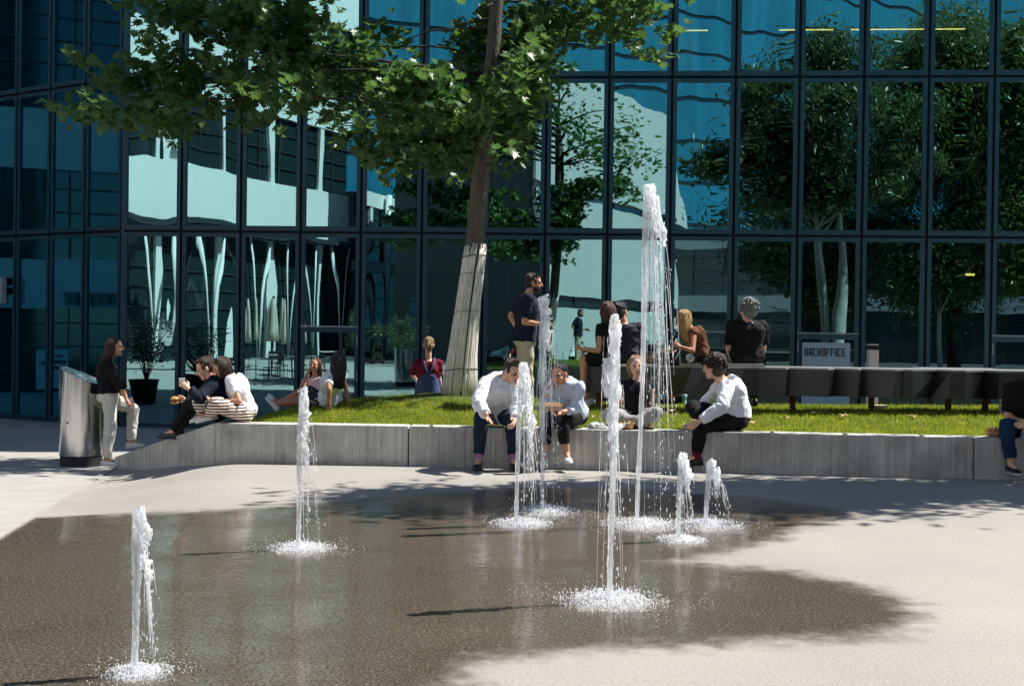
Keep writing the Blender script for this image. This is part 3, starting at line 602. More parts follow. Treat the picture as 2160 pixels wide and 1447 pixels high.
mx = nt.nodes.new('ShaderNodeMix'); mx.data_type = 'RGBA'; mx.blend_type = 'MULTIPLY'; mx.inputs[0].default_value = 1; L(r1.outputs[0], mx.inputs[6]); L(r2.outputs[0], mx.inputs[7])
pit = N(nt, 'ShaderNodeMapRange'); pit.inputs[1].default_value = .05; pit.inputs[2].default_value = .09; L(n3.outputs['Distance'], pit.inputs[0])
L(mixc(nt, pit.outputs[0], (.07, .065, .06), mx.outputs[2]), b.inputs['Base Color']); b.inputs['Roughness'].default_value = .85
bp = N(nt, 'ShaderNodeBump', Strength=.5, Distance=.012); L(n1.outputs['Fac'], bp.inputs['Height']); L(bp.outputs[0], b.inputs['Normal'])
WT = .42
wall = thing('retaining_wall', (0, 13, 0), 'long low grey concrete wall holding the lawn behind the fountain', 'wall')
def wallseg(a, b_, za, zb, zba, zbb, th=.27, cut=.006):
    d = (b_-a).normalized(); n_ = V(-d.y, d.x, 0); a = a+d*cut; b2 = b_-d*cut
    pts = [V(a.x, a.y, zba), V(b2.x, b2.y, zbb), V(b2.x, b2.y, zbb)+n_*th, V(a.x, a.y, zba)+n_*th, V(a.x, a.y, za), V(b2.x, b2.y, zb), V(b2.x, b2.y, zb)+n_*th, V(a.x, a.y, za)+n_*th]
    bm = bmesh.new(); vs = [bm.verts.new(p) for p in pts]
    for f in [(0, 3, 2, 1), (4, 5, 6, 7), (0, 1, 5, 4), (1, 2, 6, 5), (2, 3, 7, 6), (3, 0, 4, 7)]: bm.faces.new([vs[i] for i in f])
    bmesh.ops.bevel(bm, geom=bm.edges[:], offset=.012, segments=2, affect='EDGES', profile=.6)
    me = bpy.data.meshes.new('wall_segment'); bm.to_mesh(me); bm.free()
    link('wall_segment', me, MATS['wall'], wall)
for i in (0, 1, 3, 4):
    a, c = WALLP[i], WALLP[i+1 if i != 1 else 3]
    wallseg(a, c, WT, WT, -.06, -.06)
EA, EB = V(-3.14, 13.05, 0), V(-4.83, 15.02, -.31)
wallseg(EB, EA, -.16, WT, -.5, -.06, .2, .007)
STEEL = mat('brushed_steel', (.55, .56, .57), .3, 1)
g0 = None
for px in (905, 1100, 1245, 1355, 1480, 1608, 1745, 1885, 2030, 2092):
    p = PZ(px, 905, WT); 
    for i in range(len(WALLP)-1):
        if WALLP[i].x <= p.x <= WALLP[i+1].x:
            yy = WALLP[i].y+(WALLP[i+1].y-WALLP[i].y)*(p.x-WALLP[i].x)/(WALLP[i+1].x-WALLP[i].x)
    g = MB(); g.box((p.x-.016, yy-.006, WT-.03), (p.x+.016, yy+.004, WT+.004)); g.box((p.x-.016, yy-.006, WT+.005), (p.x+.016, yy+.09, WT+.012))
    build(g, 'steel_clip', STEEL, wall)
# ------------------------------------------------------------------ lawn
RX, RZ = [-3.3, -3.12, -2.9, -2.6, -2.2, -1.5, -.8, 0, 1, 2.4, 4, 6, 12], [-.35, .15, .37, .44, .5, .57, .63, .59, .5, .49, .51, .53, .55]
FXs, FZs = [-3.3, -3.12, -2.95, -2.5, 12], [-.3, .2, .38, .405, .405]
def wally(x):
    if x < -3.0: return 13.25+(-3.0-x)*1.15
    return pw(x, [p.x for p in WALLP], [p.y for p in WALLP])+.262
def zlawn(x, y):
    f = pw(x, FXs, FZs); r_ = pw(x, RX, RZ); s_ = (y-wally(x))/2.9
    z = f+(r_-f)*smooth01(s_)+.02*noise.noise(V(x*1.3, y*1.3, 0))
    if y > 16.2: z -= (y-16.2)**1.25*.33
    return z
xs = np.concatenate([np.arange(-3.3, -2.6, .05), np.arange(-2.6, 12.01, .16)]); tt = np.linspace(0, 1, 34); lv = []
for x in xs:
    y0 = wally(x)
    for t in tt: y = y0+(19.2-y0)*t; lv.append((x, y, max(zlawn(x, y), zg(x, y)-.05)))
n_ = len(tt); li = np.arange(len(xs)*n_).reshape(len(xs), n_); lf = np.stack([li[:-1, :-1], li[1:, :-1], li[1:, 1:], li[:-1, 1:]], -1).reshape(-1, 4)
SOIL = mat('lawn_soil', (.05, .085, .018), .95, 0, .1, 0, 5, .5, 60, col2=(.10, .13, .03))
lme = mesh_np('lawn', lv, lf, True); lo = link('lawn', lme, [SOIL, mat('dimmed_lawn_back', (.02, .018, .014), .95, 0, .1, .3, 20, .6, 50)], kind='structure'); lme.polygons.foreach_set('material_index', [1 if p_.center.y > 16.7 else 0 for p_ in lme.polygons]); ORG[lo] = V(0, 0, 0)  # back slope coloured dark to dim its green reflection in the panes
m, nt, b = nodes('grass_blades'); L = nt.links.new; MATS['grass'] = m
tc = N(nt, 'ShaderNodeTexCoord'); n1 = N(nt, 'ShaderNodeTexNoise', Scale=3, Detail=6, Roughness=.75); L(tc.outputs['Object'], n1.inputs['Vector'])
r1 = N(nt, 'ShaderNodeValToRGB'); r1.color_ramp.elements[0].position = .3; r1.color_ramp.elements[0].color = (.17, .26, .02, 1); r1.color_ramp.elements[1].position = .68; r1.color_ramp.elements[1].color = (.48, .50, .05, 1); e3_ = r1.color_ramp.elements.new(.24); e3_.color = (.26, .2, .08, 1); L(n1.outputs['Fac'], r1.inputs[0])
L(r1.outputs[0], b.inputs['Base Color']); b.inputs['Roughness'].default_value = .5
tr = N(nt, 'ShaderNodeBsdfTranslucent'); L(r1.outputs[0], tr.inputs[0]); ms = N(nt, 'ShaderNodeMixShader'); ms.inputs[0].default_value = .55
L(b.outputs[0], ms.inputs[1]); L(tr.outputs[0], ms.inputs[2]); L(ms.outputs[0], nt.nodes['Material Output'].inputs[0])
NB = 120000; bx = NP.uniform(-3.2, 8.6, NB); y0 = np.array([wally(x) for x in bx]); by = y0+(NP.random(NB)**1.25)*(16.85-y0)
keep = ((bx+.68)**2+(by-16.1)**2 > .45) & ((np.hypot((bx+.9)/1.6, (by-16.0)/.8) > 1) | (NP.random(NB) < .25)); bx, by = bx[keep], by[keep]; bz = np.array([zlawn(x, y) for x, y in zip(bx, by)]); NB = len(bx)
hh = NP.uniform(.018, .05, NB)*(1+.5*(NP.random(NB) < .05)); an = NP.uniform(0, 6.28, NB); wd = NP.uniform(.003, .006, NB); le = NP.uniform(0, .8, NB)*hh; la = NP.uniform(0, 6.28, NB)
B0 = np.stack([bx-np.cos(an)*wd, by-np.sin(an)*wd, bz-.004], -1); B1 = np.stack([bx+np.cos(an)*wd, by+np.sin(an)*wd, bz-.004], -1); B2 = np.stack([bx+np.cos(la)*le, by+np.sin(la)*le, bz+hh], -1)
gr = link('grass', mesh_np('grass', np.stack([B0, B1, B2], 1).reshape(-1, 3), np.arange(NB*3).reshape(-1, 3)), MATS['grass'])
gr['label'] = 'short sunlit grass covering the raised lawn'; gr['category'] = 'grass'; gr['kind'] = 'stuff'
# fallen dry leaves
DRY = mat('dry_leaf', srgb(190, 160, 120), .7, var=.2)
for i, (px, py) in enumerate([(1215, 858), (1395, 872), (1420, 868), (1655, 882), (1712, 872), (1735, 868), (1925, 880), (1590, 893), (990, 858), (1250, 880), (1780, 878), (1840, 866)]):
    d = 14.2; p = P(px, py, d)
    for _ in range(14):
        p = P(px, py, d); d += .5*(zlawn(p.x, p.y)+.03-p.z)*-9; d = min(16.2, max(13.2, d))
    p = V(p.x, p.y, zlawn(p.x, p.y)+.045); g = MB(); a0 = i*1.3
    c = [p+V(0, 0, .004)]+[p+V(math.cos(a0+a)*r_, math.sin(a0+a)*r_, .012*math.sin(3*a)) for a, r_ in zip(np.linspace(0, 5.9, 14), [.06, .03, .065, .028, .075, .028, .065, .03, .06, .03, .045, .02, .045, .03])]
    g.add(c, [(0, j, j % 14+1) for j in range(1, 15)])
    tag(build(g, 'fallen_leaf', DRY, None, p), 'small dry tan leaf lying on the green grass', 'leaf', 'fallen leaves on the lawn')
# ------------------------------------------------------------------ glass building
FA = P(258, 700, 27.6); FA.z = 0; FB = P(2087, 700, 26.1); FB.z = 0
ft = (FB-FA).normalized(); fn = V(ft.y, -ft.x, 0)             # fn points to the camera
PW = (FB-FA).length/14; ZB = -.85; ZR = [ZB, 3.56, 6.95, 10.34]
def mirror(v): v = V(v); return v-fn*2*((v-FA).dot(fn))
WA = FA.copy(); WB = P(0, 690, 30.0); WB.z = 0; wt = (WB-WA).normalized(); wn = V(-wt.y, wt.x, 0)
if wn.y > 0: wn = -wn
FRM = mat('teal_frame_metal', (.010, .062, .085), .48, .0, .5, .08, 3); GAP = mat('dark_gasket', (.004, .007, .01), .7); LINE = mat('light_metal_trim', (.25, .36, .4), .35, .6)
def glassmat(name, tint, refl, fac, bump):
    m = bpy.data.materials.new(name); m.use_nodes = True; nt = m.node_tree; nt.nodes.remove(nt.nodes['Principled BSDF']); L = nt.links.new
    t = N(nt, 'ShaderNodeBsdfTransparent'); t.inputs[0].default_value = c4(tint); g = N(nt, 'ShaderNodeBsdfGlossy', Roughness=.0); g.inputs[0].default_value = c4(refl)
    tc = N(nt, 'ShaderNodeTexCoord'); mp = N(nt, 'ShaderNodeMapping'); mp.inputs['Scale'].default_value = (1, 1, .28); L(tc.outputs['Object'], mp.inputs['Vector'])
    nz = N(nt, 'ShaderNodeTexNoise', Scale=1.5, Detail=1.5, Roughness=.4); L(mp.outputs[0], nz.inputs['Vector']); bp = N(nt, 'ShaderNodeBump', Strength=bump, Distance=.03); L(nz.outputs['Fac'], bp.inputs['Height']); L(bp.outputs[0], g.inputs['Normal'])
    lw = N(nt, 'ShaderNodeFresnel', IOR=1.5); f = math_(nt, 'MULTIPLY_ADD', lw.outputs[0], .8, fac, True)
    ms = N(nt, 'ShaderNodeMixShader'); L(f, ms.inputs[0]); L(t.outputs[0], ms.inputs[1]); L(g.outputs[0], ms.inputs[2]); L(ms.outputs[0], nt.nodes['Material Output'].inputs[0]); return m
GL = glassmat('teal_reflective_glass', (.12, .36, .38), (.50, .93, .95), .46, .05)
GLW = glassmat('dark_teal_glass', (.08, .28, .32), (.08, .40, .5), .11, .03)
bld = thing('office_building', (FA+FB)/2+V(0, 0, ZB), 'large teal glass office building behind the lawn with reflective panes', 'building')
rb = random.Random(4)
def window(o, t, n_, s0, s1, z0, z1, glass, amp, door=False):
    fr = MB(); w = .082; q = lambda s, z, d: o+t*s+n_*d+V(0, 0, z); g = .028
    a, c, z0, z1 = s0+g, s1-g, z0+g, z1-g
    def bar(sa, sb, za, zb): fr.hexa([q(sa, za, 0), q(sb, za, 0), q(sb, za, .07), q(sa, za, .07), q(sa, zb, 0), q(sb, zb, 0), q(sb, zb, .07), q(sa, zb, .07)])
    bar(a, a+w, z0, z1); bar(c-w, c, z0, z1); bar(a+w, c-w, z0, z0+w*1.3); bar(a+w, c-w, z1-w, z1)
    if door: bar(a+w, c-w, 1.36, 1.47)
    f = build(fr, 'window_frame', FRM, bld)
    x0, x1, y0, y1 = a+w-.004, c-w+.004, z0+w-.004, z1-w+.004; nu, nv = 12, 16; vs = []
    A = rb.uniform(-1, 1)*amp; tx, tz = rb.uniform(-1, 1)*.0022, rb.uniform(-1, 1)*.0016; sk = rb.uniform(-.35, .35)
    for j in range(nv+1):
        for i in range(nu+1):
            u, v = i/nu, j/nv; x, z = x0+(x1-x0)*u, y0+(y1-y0)*v
            d = .03+A*math.sin(math.pi*u)*(math.sin(math.pi*v)**.6)*(1+sk*math.sin(2*math.pi*v))+A*.35*math.sin(3*math.pi*u)*math.sin(math.pi*v)+tx*(x-x0)+tz*(z-y0)
            vs.append(q(x, z, d))
    me = mesh_np('pane', vs, [(j*(nu+1)+i, j*(nu+1)+i+1, (j+1)*(nu+1)+i+1, (j+1)*(nu+1)+i) for j in range(nv) for i in range(nu)], True)
    link('pane', me, glass, f)
    if door:
        tr = MB(); tr.hexa([q(a, 1.475, .07), q(c, 1.475, .07), q(c, 1.475, .1), q(a, 1.475, .1), q(a, 1.505, .07), q(c, 1.505, .07), q(c, 1.505, .1), q(a, 1.505, .1)]); build(tr, 'door_transom', LINE, f)
        for zh in (1.2, .4, -.35):
            side = c-.02 if door == 'r' else a+.02
            hg = MB(); hg.obox(q(side, zh, .085), t*.012, n_*.012, V(0, 0, .11)); build(hg, 'hinge', LINE, f)
    return f
FRAMES = {}
for i in range(-0, 17):
    for r_ in range(3): FRAMES[i, r_] = window(FA, ft, fn, i*PW, (i+1)*PW, ZR[r_], ZR[r_+1], GL, .0032, ('r' if i == 3 else 'l') if r_ == 0 and i in (3, 9, 11, 14) else False)
WW = (WB-WA).length/3.55
for i in range(6):
    for r_ in range(3): window(WA, wt, wn, i*WW, (i+1)*WW, ZR[r_], ZR[r_+1], GLW, .002)
# backing grid behind the frames
g = MB()
def vbox(o, t, n_, s0, s1, d0, d1, z0, z1, g):
    q = lambda s, d, z: o+t*s+n_*d+V(0, 0, z); g.hexa([q(s0, d0, z0), q(s1, d0, z0), q(s1, d1, z0), q(s0, d1, z0), q(s0, d0, z1), q(s1, d0, z1), q(s1, d1, z1), q(s0, d1, z1)])
for i in range(18): vbox(FA, ft, fn, i*PW-.06, i*PW+.06, -.1, -.002, ZB-.3, 10.3, g)
for i in range(7): vbox(WA, wt, wn, i*WW-.06, i*WW+.06, -.1, -.002, ZB-.3, 10.3, g)
for z in ZR[1:]: vbox(FA, ft, fn, 0, 17*PW, -.099, -.003, z-.06, z+.06, g); vbox(WA, wt, wn, 0, 6*WW, -.099, -.003, z-.06, z+.06, g)
build(g, 'mullion_grid', GAP, bld)
g = MB(); vbox(FA, ft, fn, -.02, .06, -.3, .075, ZB-.3, 10.34, g); build(g, 'corner_post', FRM, bld)
g = MB(); vbox(FA, ft, fn, 0, 17*PW, -.2, .05, ZB-.3, ZB+.02, g); vbox(WA, wt, wn, 0, 6*WW, -.2, .05, ZB-.3, ZB+.02, g); build(g, 'plinth', mat('dark_plinth', (.02, .025, .03), .6), bld)
# interior: slabs, back walls, columns
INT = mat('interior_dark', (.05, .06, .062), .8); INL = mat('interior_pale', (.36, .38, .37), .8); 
g = MB()
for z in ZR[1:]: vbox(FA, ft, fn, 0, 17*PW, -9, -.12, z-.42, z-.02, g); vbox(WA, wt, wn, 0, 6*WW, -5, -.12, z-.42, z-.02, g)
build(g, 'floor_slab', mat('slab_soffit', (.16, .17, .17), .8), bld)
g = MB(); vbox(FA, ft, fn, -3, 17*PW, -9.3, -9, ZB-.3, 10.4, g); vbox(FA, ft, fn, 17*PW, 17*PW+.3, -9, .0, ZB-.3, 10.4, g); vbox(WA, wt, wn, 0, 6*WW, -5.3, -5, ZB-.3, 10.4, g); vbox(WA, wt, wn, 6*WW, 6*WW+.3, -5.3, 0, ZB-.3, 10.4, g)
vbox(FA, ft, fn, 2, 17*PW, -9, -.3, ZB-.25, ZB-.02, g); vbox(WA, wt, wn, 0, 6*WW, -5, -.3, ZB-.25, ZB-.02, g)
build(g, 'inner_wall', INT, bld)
for s, d in ((3.4, -3), (5.1, -5), (8.2, -3.4), (12.6, -2.2), (17.5, -3.2), (20.3, -4)):
    g = MB(); p = FA+ft*s+fn*d; g.tube([p+V(0, 0, ZB), p+V(0, 0, 10.2)], .22, 14); build(g, 'inner_column', INL, bld, smooth=True)
g = MB()
for s, d, w_, h_ in ((5.6, -2.2, 1.6, .75), (8.8, -2.6, 2.2, 1.5), (14.5, -2.0, 1.8, .75), (18.4, -2.5, 2, .75)): vbox(FA, ft, fn, s, s+w_, d-.7, d, ZB, ZB+h_, g)
build(g, 'desk', mat('desk_grey', (.12, .12, .12), .6), bld)
EMI = mat('warm_lamp', (.8, .7, .35)); eb = EMI.node_tree.nodes['Principled BSDF']; eb.inputs['Emission Color'].default_value = (1, .33, .07, 1); eb.inputs['Emission Strength'].default_value = 6
for s0, s1 in ((12.2, 13.0), (14.6, 15.8), (16.2, 18.7)):
    g = MB(); vbox(FA, ft, fn, s0, s1, -1.56, -1.5, 8.33, 8.345, g); build(g, 'ceiling_light', EMI, bld)
g = MB(); vbox(FA, ft, fn, 19.1, 19.3, -2.6, -2.55, 2.88, 2.93, g); build(g, 'ceiling_light', EMI, bld)
# storeys above the picture
g = MB(); vbox(FA, ft, fn, -.02, 17*PW+.3, -9.3, .05, 10.35, 31, g); vbox(WA, wt, wn, -.02, 6*WW+.3, -9, .04, 10.36, 31.02, g); build(g, 'upper_storeys', mat('upper_teal_cladding', (.03, .09, .11), .35), bld)
# BACKOFFICE notice inside the door
GLY = {'B': [((0, 0), (0, 4)), ((0, 0), (2, 0)), ((0, 2), (2, 2)), ((0, 4), (1.8, 4)), ((2, 0), (2, 1.8)), ((1.8, 2.2), (1.8, 4))], 'A': [((0, 0), (0, 3.6)), ((2, 0), (2, 3.6)), ((.2, 4), (1.8, 4)), ((0, 1.6), (2, 1.6))],
       'C': [((0, .2), (0, 3.8)), ((.2, 4), (2, 4)), ((.2, 0), (2, 0))], 'K': [((0, 0), (0, 4)), ((0, 2), (1.6, 2)), ((1.7, 2.3), (1.9, 4)), ((1.7, 1.7), (2, 0))], 'O': [((0, .2), (0, 3.8)), ((2, .2), (2, 3.8)), ((.2, 4), (1.8, 4)), ((.2, 0), (1.8, 0))],
       'F': [((0, 0), (0, 4)), ((0, 4), (2, 4)), ((0, 2.1), (1.7, 2.1))], 'I': [((1, 0), (1, 4))], 'E': [((0, 0), (0, 4)), ((0, 4), (2, 4)), ((0, 2), (1.7, 2)), ((0, 0), (2, 0))],
       'T': [((1, 0), (1, 4)), ((0, 4), (2, 4))], 'W': [((0, 4), (.4, 0)), ((.4, 0), (1, 2.4)), ((1, 2.4), (1.6, 0)), ((1.6, 0), (2, 4))], 'Y': [((1, 0), (1, 1.8)), ((1, 1.8), (0, 4)), ((1, 1.8), (2, 4))],
       'R': [((0, 0), (0, 4)), ((0, 4), (1.8, 4)), ((2, 2.4), (2, 3.8)), ((0, 2), (1.8, 2)), ((2, 0), (2, 1.7))]}
def letter(ch, o, t, n_, ux, uz, st, th):
    g = MB(); k = 0
    for a, b_ in GLY[ch]:
        A_2, B_2 = o+t*a[0]*ux+V(0, 0, a[1]*uz), o+t*b_[0]*ux+V(0, 0, b_[1]*uz); d = (B_2-A_2); L_ = d.length; d.normalize(); s_ = n_.cross(d); k += 1
        g.obox((A_2+B_2)/2+n_*(th*.5+.0006*k), d*(L_/2+st*.45), s_*st*.5, n_*th*.5)
    return g
def text(par, txt, o, t, n_, ux, uz, st, adv, th, mt):
    x = 0
    for ch in txt:
        if ch == ' ': x += adv*.6; continue
        a = adv*.62 if ch == 'I' else adv
        build(letter(ch, o+t*(x-(ux*.5 if ch == 'I' else 0)), t, n_, ux, uz, st, th), 'letter', mt, par); x += a
def fpix(x, y, off):                                             # photo pixel -> point on the facade plane moved out by off
    q = ray(x, y); t = ((FA+fn*off)-CAM).dot(fn)/q.dot(fn); return CAM+q*t
a = fpix(1692, 722, .12); c = fpix(1791, 870, .12)
sg = thing('notice_board', V((a.x+c.x)/2, (a.y+c.y)/2, c.z), 'grey notice panel lettered BACKOFFICE on the glass door', 'sign')
g = MB(); w_ = (c-a).dot(ft); g.obox((a+c)/2, ft*w_/2, fn*.012, V(0, 0, (a.z-c.z)/2)); build(g, 'panel', mat('grey_blue_panel', (.30, .42, .48), .5), sg)
a = fpix(1698, 750, .135); c2 = fpix(1784, 750, .135); W_ = (c2-a).dot(ft); adv = W_/9.35
text(sg, 'BACKOFFICE', V(a.x, a.y, fpix(1698, 749.5, .135).z), ft, fn, adv*.27, .036, adv*.27, adv, .006, mat('black_lettering', (.006, .007, .009), .5))
g = MB(); p1, p2 = fpix(1754, 774, .135), fpix(1780, 781, .135); g.obox((p1+p2)/2, ft*abs((p2-p1).dot(ft))/2, fn*.01, V(0, 0, .035)); build(g, 'letter_slot', mat('black_slot', (.01, .01, .01), .5), sg)
# escape sign on the left door
a = fpix(676, 757, .1); c = fpix(693, 766, .1)
sg = thing('escape_sign', (a+c)/2, 'small green and white escape sign on the left glass door', 'sign'); g = MB(); g.obox((a+c)/2, ft*.09, fn*.004, V(0, 0, .05)); build(g, 'plate', mat('pale_green_plate', (.3, .55, .48), .4), sg)
g = MB(); g.obox((a+c)/2+fn*.006+V(0, 0, .018), ft*.075, fn*.002, V(0, 0, .009)); g.obox((a+c)/2+fn*.006-V(0, 0, .02), ft*.075, fn*.002, V(0, 0, .012)); build(g, 'marking', mat('green_marking', (.02, .2, .14), .4), sg)
# letter R on the wing
def wpix(x, y, off):
    q = ray(x, y); t = ((WA+wn*off)-CAM).dot(wn)/q.dot(wn); return CAM+q*t
tdir = -wt; a = wpix(-24, 634, .22); c = wpix(9, 634, .22)
sg = thing('sign_letter', a, 'pale block letter R standing off the dark glass at left edge', 'sign'); ux = (c-a).dot(tdir)/2; uz = (wpix(5, 592, .22).z-a.z)/4
letter_g = letter('R', a, tdir, wn, ux, uz, .17, .12); letter_g.m = []
o_ = build(letter('R', a, tdir, wn, ux, uz, .17, .12), 'letter', mat('pale_sign_metal', (.42, .44, .46), .5), sg)
# ------------------------------------------------------------------ buildings around the square (seen mirrored in the glass)
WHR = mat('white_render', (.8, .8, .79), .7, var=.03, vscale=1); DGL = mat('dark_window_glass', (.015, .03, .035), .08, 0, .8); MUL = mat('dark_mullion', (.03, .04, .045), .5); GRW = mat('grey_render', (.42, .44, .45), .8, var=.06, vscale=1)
def ribbon(name, p0, p1, bands, depth, label, group, step=1.5, whr=WHR, cols=True, out=None):
    p0, p1 = V(p0.x, p0.y, 0), V(p1.x, p1.y, 0); t = (p1-p0).normalized(); n_ = V(t.y, -t.x, 0); Ln = (p1-p0).length
    if n_.dot((V(0, 20, 0)-p0)) < 0: n_ = -n_
    th = thing(name, p0+V(0, 0, -.9), label, 'building', group); z0 = bands[0][1]; z1 = bands[-1][2]
    g = MB(); vbox(p0, t, n_, 0, Ln, -depth, -.35, -.9, z1, g); build(g, 'core', MUL, th)
    for kind, a, c in bands:
        g = MB()
        if kind == 'w': vbox(p0, t, n_, -.05, Ln+.05, -.34, 0, a, c, g); build(g, 'spandrel', whr, th)
        else:
            vbox(p0, t, n_, .02, Ln-.02, -.34, -.2, a+.002, c-.002, g); f = build(g, 'window_band', DGL, th); g = MB(); s = step
            i = 0
            while s < Ln: vbox(p0, t, n_, s-.04, s+.04, -.199, -.12, a+.003, c-.003, g); s += step
            for zz in np.arange(a+.8, c-.3, .8): vbox(p0, t, n_, .03, Ln-.03, -.198, -.13, zz-.025, zz+.025, g)
            build(g, 'window_bars', MUL, f)
            if cols:
                s = 1.2; 
                while s < Ln: gg = MB(); vbox(p0, t, n_, s-.16, s+.16, -.19, -.03, a+.001, c-.001, gg); build(gg, 'pier', whr, th); s += step*2.6
    return th, p0, t, n_, Ln
ra, rb_ = mirror(P(150, 700, 47.5)), mirror(P(735, 700, 65))
thA, a0, at_, an_, aL = ribbon('white_office_block', ra, rb_, [('g', -.9, 6.1), ('w', 6.1, 8.4), ('g', 8.4, 11.6), ('w', 11.6, 14.2), ('g', 14.2, 17), ('w', 17, 18.6)], 10, 'white office block with ribbon windows across the square seen in the left glass', 'buildings around the square')
g = MB(); vbox(a0, at_, an_, 0, aL, .02, .7, 5.75, 6.0, g); build(g, 'canopy', MUL, thA)
s = 1.0
while s < aL-1:
    for e in (-.45, .45):
        g = MB(); g.tube([a0+at_*(s+.2)+an_*.35+V(0, 0, -.8), a0+at_*(s+.2+e*2)+an_*.35+V(0, 0, 5.7)], .075, 8); build(g, 'slanted_column', WHR, thA, smooth=True)
    s += 3.4
ra, rb_ = mirror(P(765, 700, 68)), mirror(P(1015, 700, 88))
thB, b0, bt_, bn_, bL = ribbon('parking_deck', ra, rb_, [('g', -.9, 1.0), ('w', 1.0, 1.6), ('g', 1.6, 4.6), ('w', 4.6, 5.2), ('g', 5.2, 8.2), ('w', 8.2, 9.0)], 8, 'pale open deck building with slanted columns across the square', 'buildings around the square', 3.0, WHR, True)
s = 1.5
while s < bL-1:
    g = MB(); g.tube([b0+bt_*s+bn_*.3+V(0, 0, -.8), b0+bt_*(s+1.6)+bn_*.3+V(0, 0, 9)], .2, 8); build(g, 'slanted_column', WHR, thB, smooth=True); s += 5
ra, rb_ = mirror(P(1150, 700, 58)), mirror(P(1440, 700, 80))
ribbon('white_tower', ra, rb_, [('w', -.9, 2.6), ('g', 2.6, 3.2), ('w', 3.2, 8.2), ('g', 8.2, 8.6), ('w', 8.6, 14.5)], 8, 'plain white block with thin dark joints across the square seen mid glass', 'buildings around the square', 4, mat('pale_render', (.5, .5, .49), .8, var=.05, vscale=1), False)
ra, rb_ = mirror(P(1405, 700, 78)), mirror(P(2500, 700, 66))
ribbon('dark_block', ra, rb_, [('g', -.9, 3), ('w', 3, 4), ('g', 4, 7), ('w', 7, 7.8)], 8, 'low dark block behind the trees across the square', 'buildings around the square', 2, GRW, False)
BLUE = mat('blue_glazed_panel', (.012, .16, .26), .35, 0, .4, .25, 1, 0, 20, (1, 1, .05)); ra, rb_ = mirror(P(600, 700, 96)), mirror(P(2300, 700, 132))
ribbon('blue_tower', ra, rb_, [('w', -.9, 8)]+[x_ for i in range(11) for x_ in (('g', 8+i*3.6, 8.35+i*3.6), ('w', 8.35+i*3.6, 11.6+i*3.6))], 10, 'tall blue panelled tower far across the square mirrored high in the glass', 'buildings around the square', 5, BLUE, False)
# shaded block to the left, mirrored in the wing
q1, q2 = V(-24.5, 12, 0), V(-24.5, 46, 0)
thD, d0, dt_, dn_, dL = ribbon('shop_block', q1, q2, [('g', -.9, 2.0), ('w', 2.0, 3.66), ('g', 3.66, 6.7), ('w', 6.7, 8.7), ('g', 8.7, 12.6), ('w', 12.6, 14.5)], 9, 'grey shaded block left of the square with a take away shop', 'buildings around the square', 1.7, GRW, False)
def wreflect(x, y):                                              # where the mirrored ray meets the left block
    h = wpix(x, y, .03); d = (h-CAM).normalized(); rdir = d-wn*2*d.dot(wn); t = (-24.5+.02-h.x)/rdir.x; return h+rdir*t
pl, pr_ = wreflect(248, 652), wreflect(132, 652); ppl, ppr = (pl, pr_) if (pr_-pl).dot(V(0, -1, 0)) > 0 else (pr_, pl)
tdn = (V(0, pr_.y-pl.y, 0)).normalized(); Wd = abs(pr_.y-pl.y)
# text must read normally when facing the block, so it runs towards -Y seen from +X side
st_ = pl if pl.y < pr_.y else pr_
sgn = thing('shop_sign', V(-24.5, st_.y, 2.1), 'raised TAKE AWAY lettering over the shop seen mirrored in the dark wing', 'sign')
text(sgn, 'TAKE AWAY', V(-24.48, st_.y, 2.12), V(0, 1, 0), V(1, 0, 0), Wd/8.4*.34, .1, Wd/8.4*.24, Wd/8.4, .06, mat('sign_letters', (.1, .13, .12), .5))
p1, p2 = wreflect(80, 738), wreflect(148, 820); y_0, y_1 = min(p1.y, p2.y), max(p1.y, p2.y); z_0, z_1 = min(p1.z, p2.z), max(p1.z, p2.z)
po = thing('poster', V(-24.4, y_0, z_0), 'pale poster with a round emblem in the shop window seen mirrored at left', 'poster')
g = MB(); g.box((-24.6, y_0, z_0), (-24.44, y_1, z_1)); build(g, 'sheet', mat('poster_paper', (.5, .53, .53), .7), po)
g = MB(); hw_ = (y_1-y_0); c = V(-24.43, (y_0+y_1)/2, z_1-.22); g.tube([c+V(0, math.cos(a_)*.16, math.sin(a_)*.16) for a_ in np.linspace(0, 6.2832, 25)], .022, 6); g.box((-24.435, c.y-.25, c.z-.02), (-24.425, c.y+.25, c.z+.02))
for z_, f_ in ((.42, .8), (.62, .6)): g.box((-24.435, y_0+hw_*.1, z_1-z_-.05), (-24.425, y_0+hw_*(.1+f_), z_1-z_+.05))
build(g, 'emblem', mat('poster_ink', (.05, .06, .07), .7), po)
# bollard light in front of the facade
p = P(1839, 862, 22); zb = zg(p.x, p.y); hx = .085; zt = P(1839, 726, 22).z
bo = thing('bollard_light', V(p.x, p.y, zb), 'square beige bollard light behind the bench near the notice door', 'bollard')
g = MB(); g.box((p.x-hx, p.y-hx, zb), (p.x+hx, p.y+hx, zt-.1)); build(g, 'post', mat('beige_post', (.5, .46, .42), .6, var=.06), bo)
g = MB(); g.box((p.x-hx+.008, p.y-hx+.008, zt-.1), (p.x+hx-.008, p.y+hx-.008, zt-.02)); build(g, 'lens', mat('dark_lens', (.02, .02, .02), .2), bo)
g = MB(); g.box((p.x-hx, p.y-hx, zt-.02), (p.x+hx, p.y+hx, zt)); build(g, 'cap', mat('cap_metal', (.45, .45, .45), .4), bo)
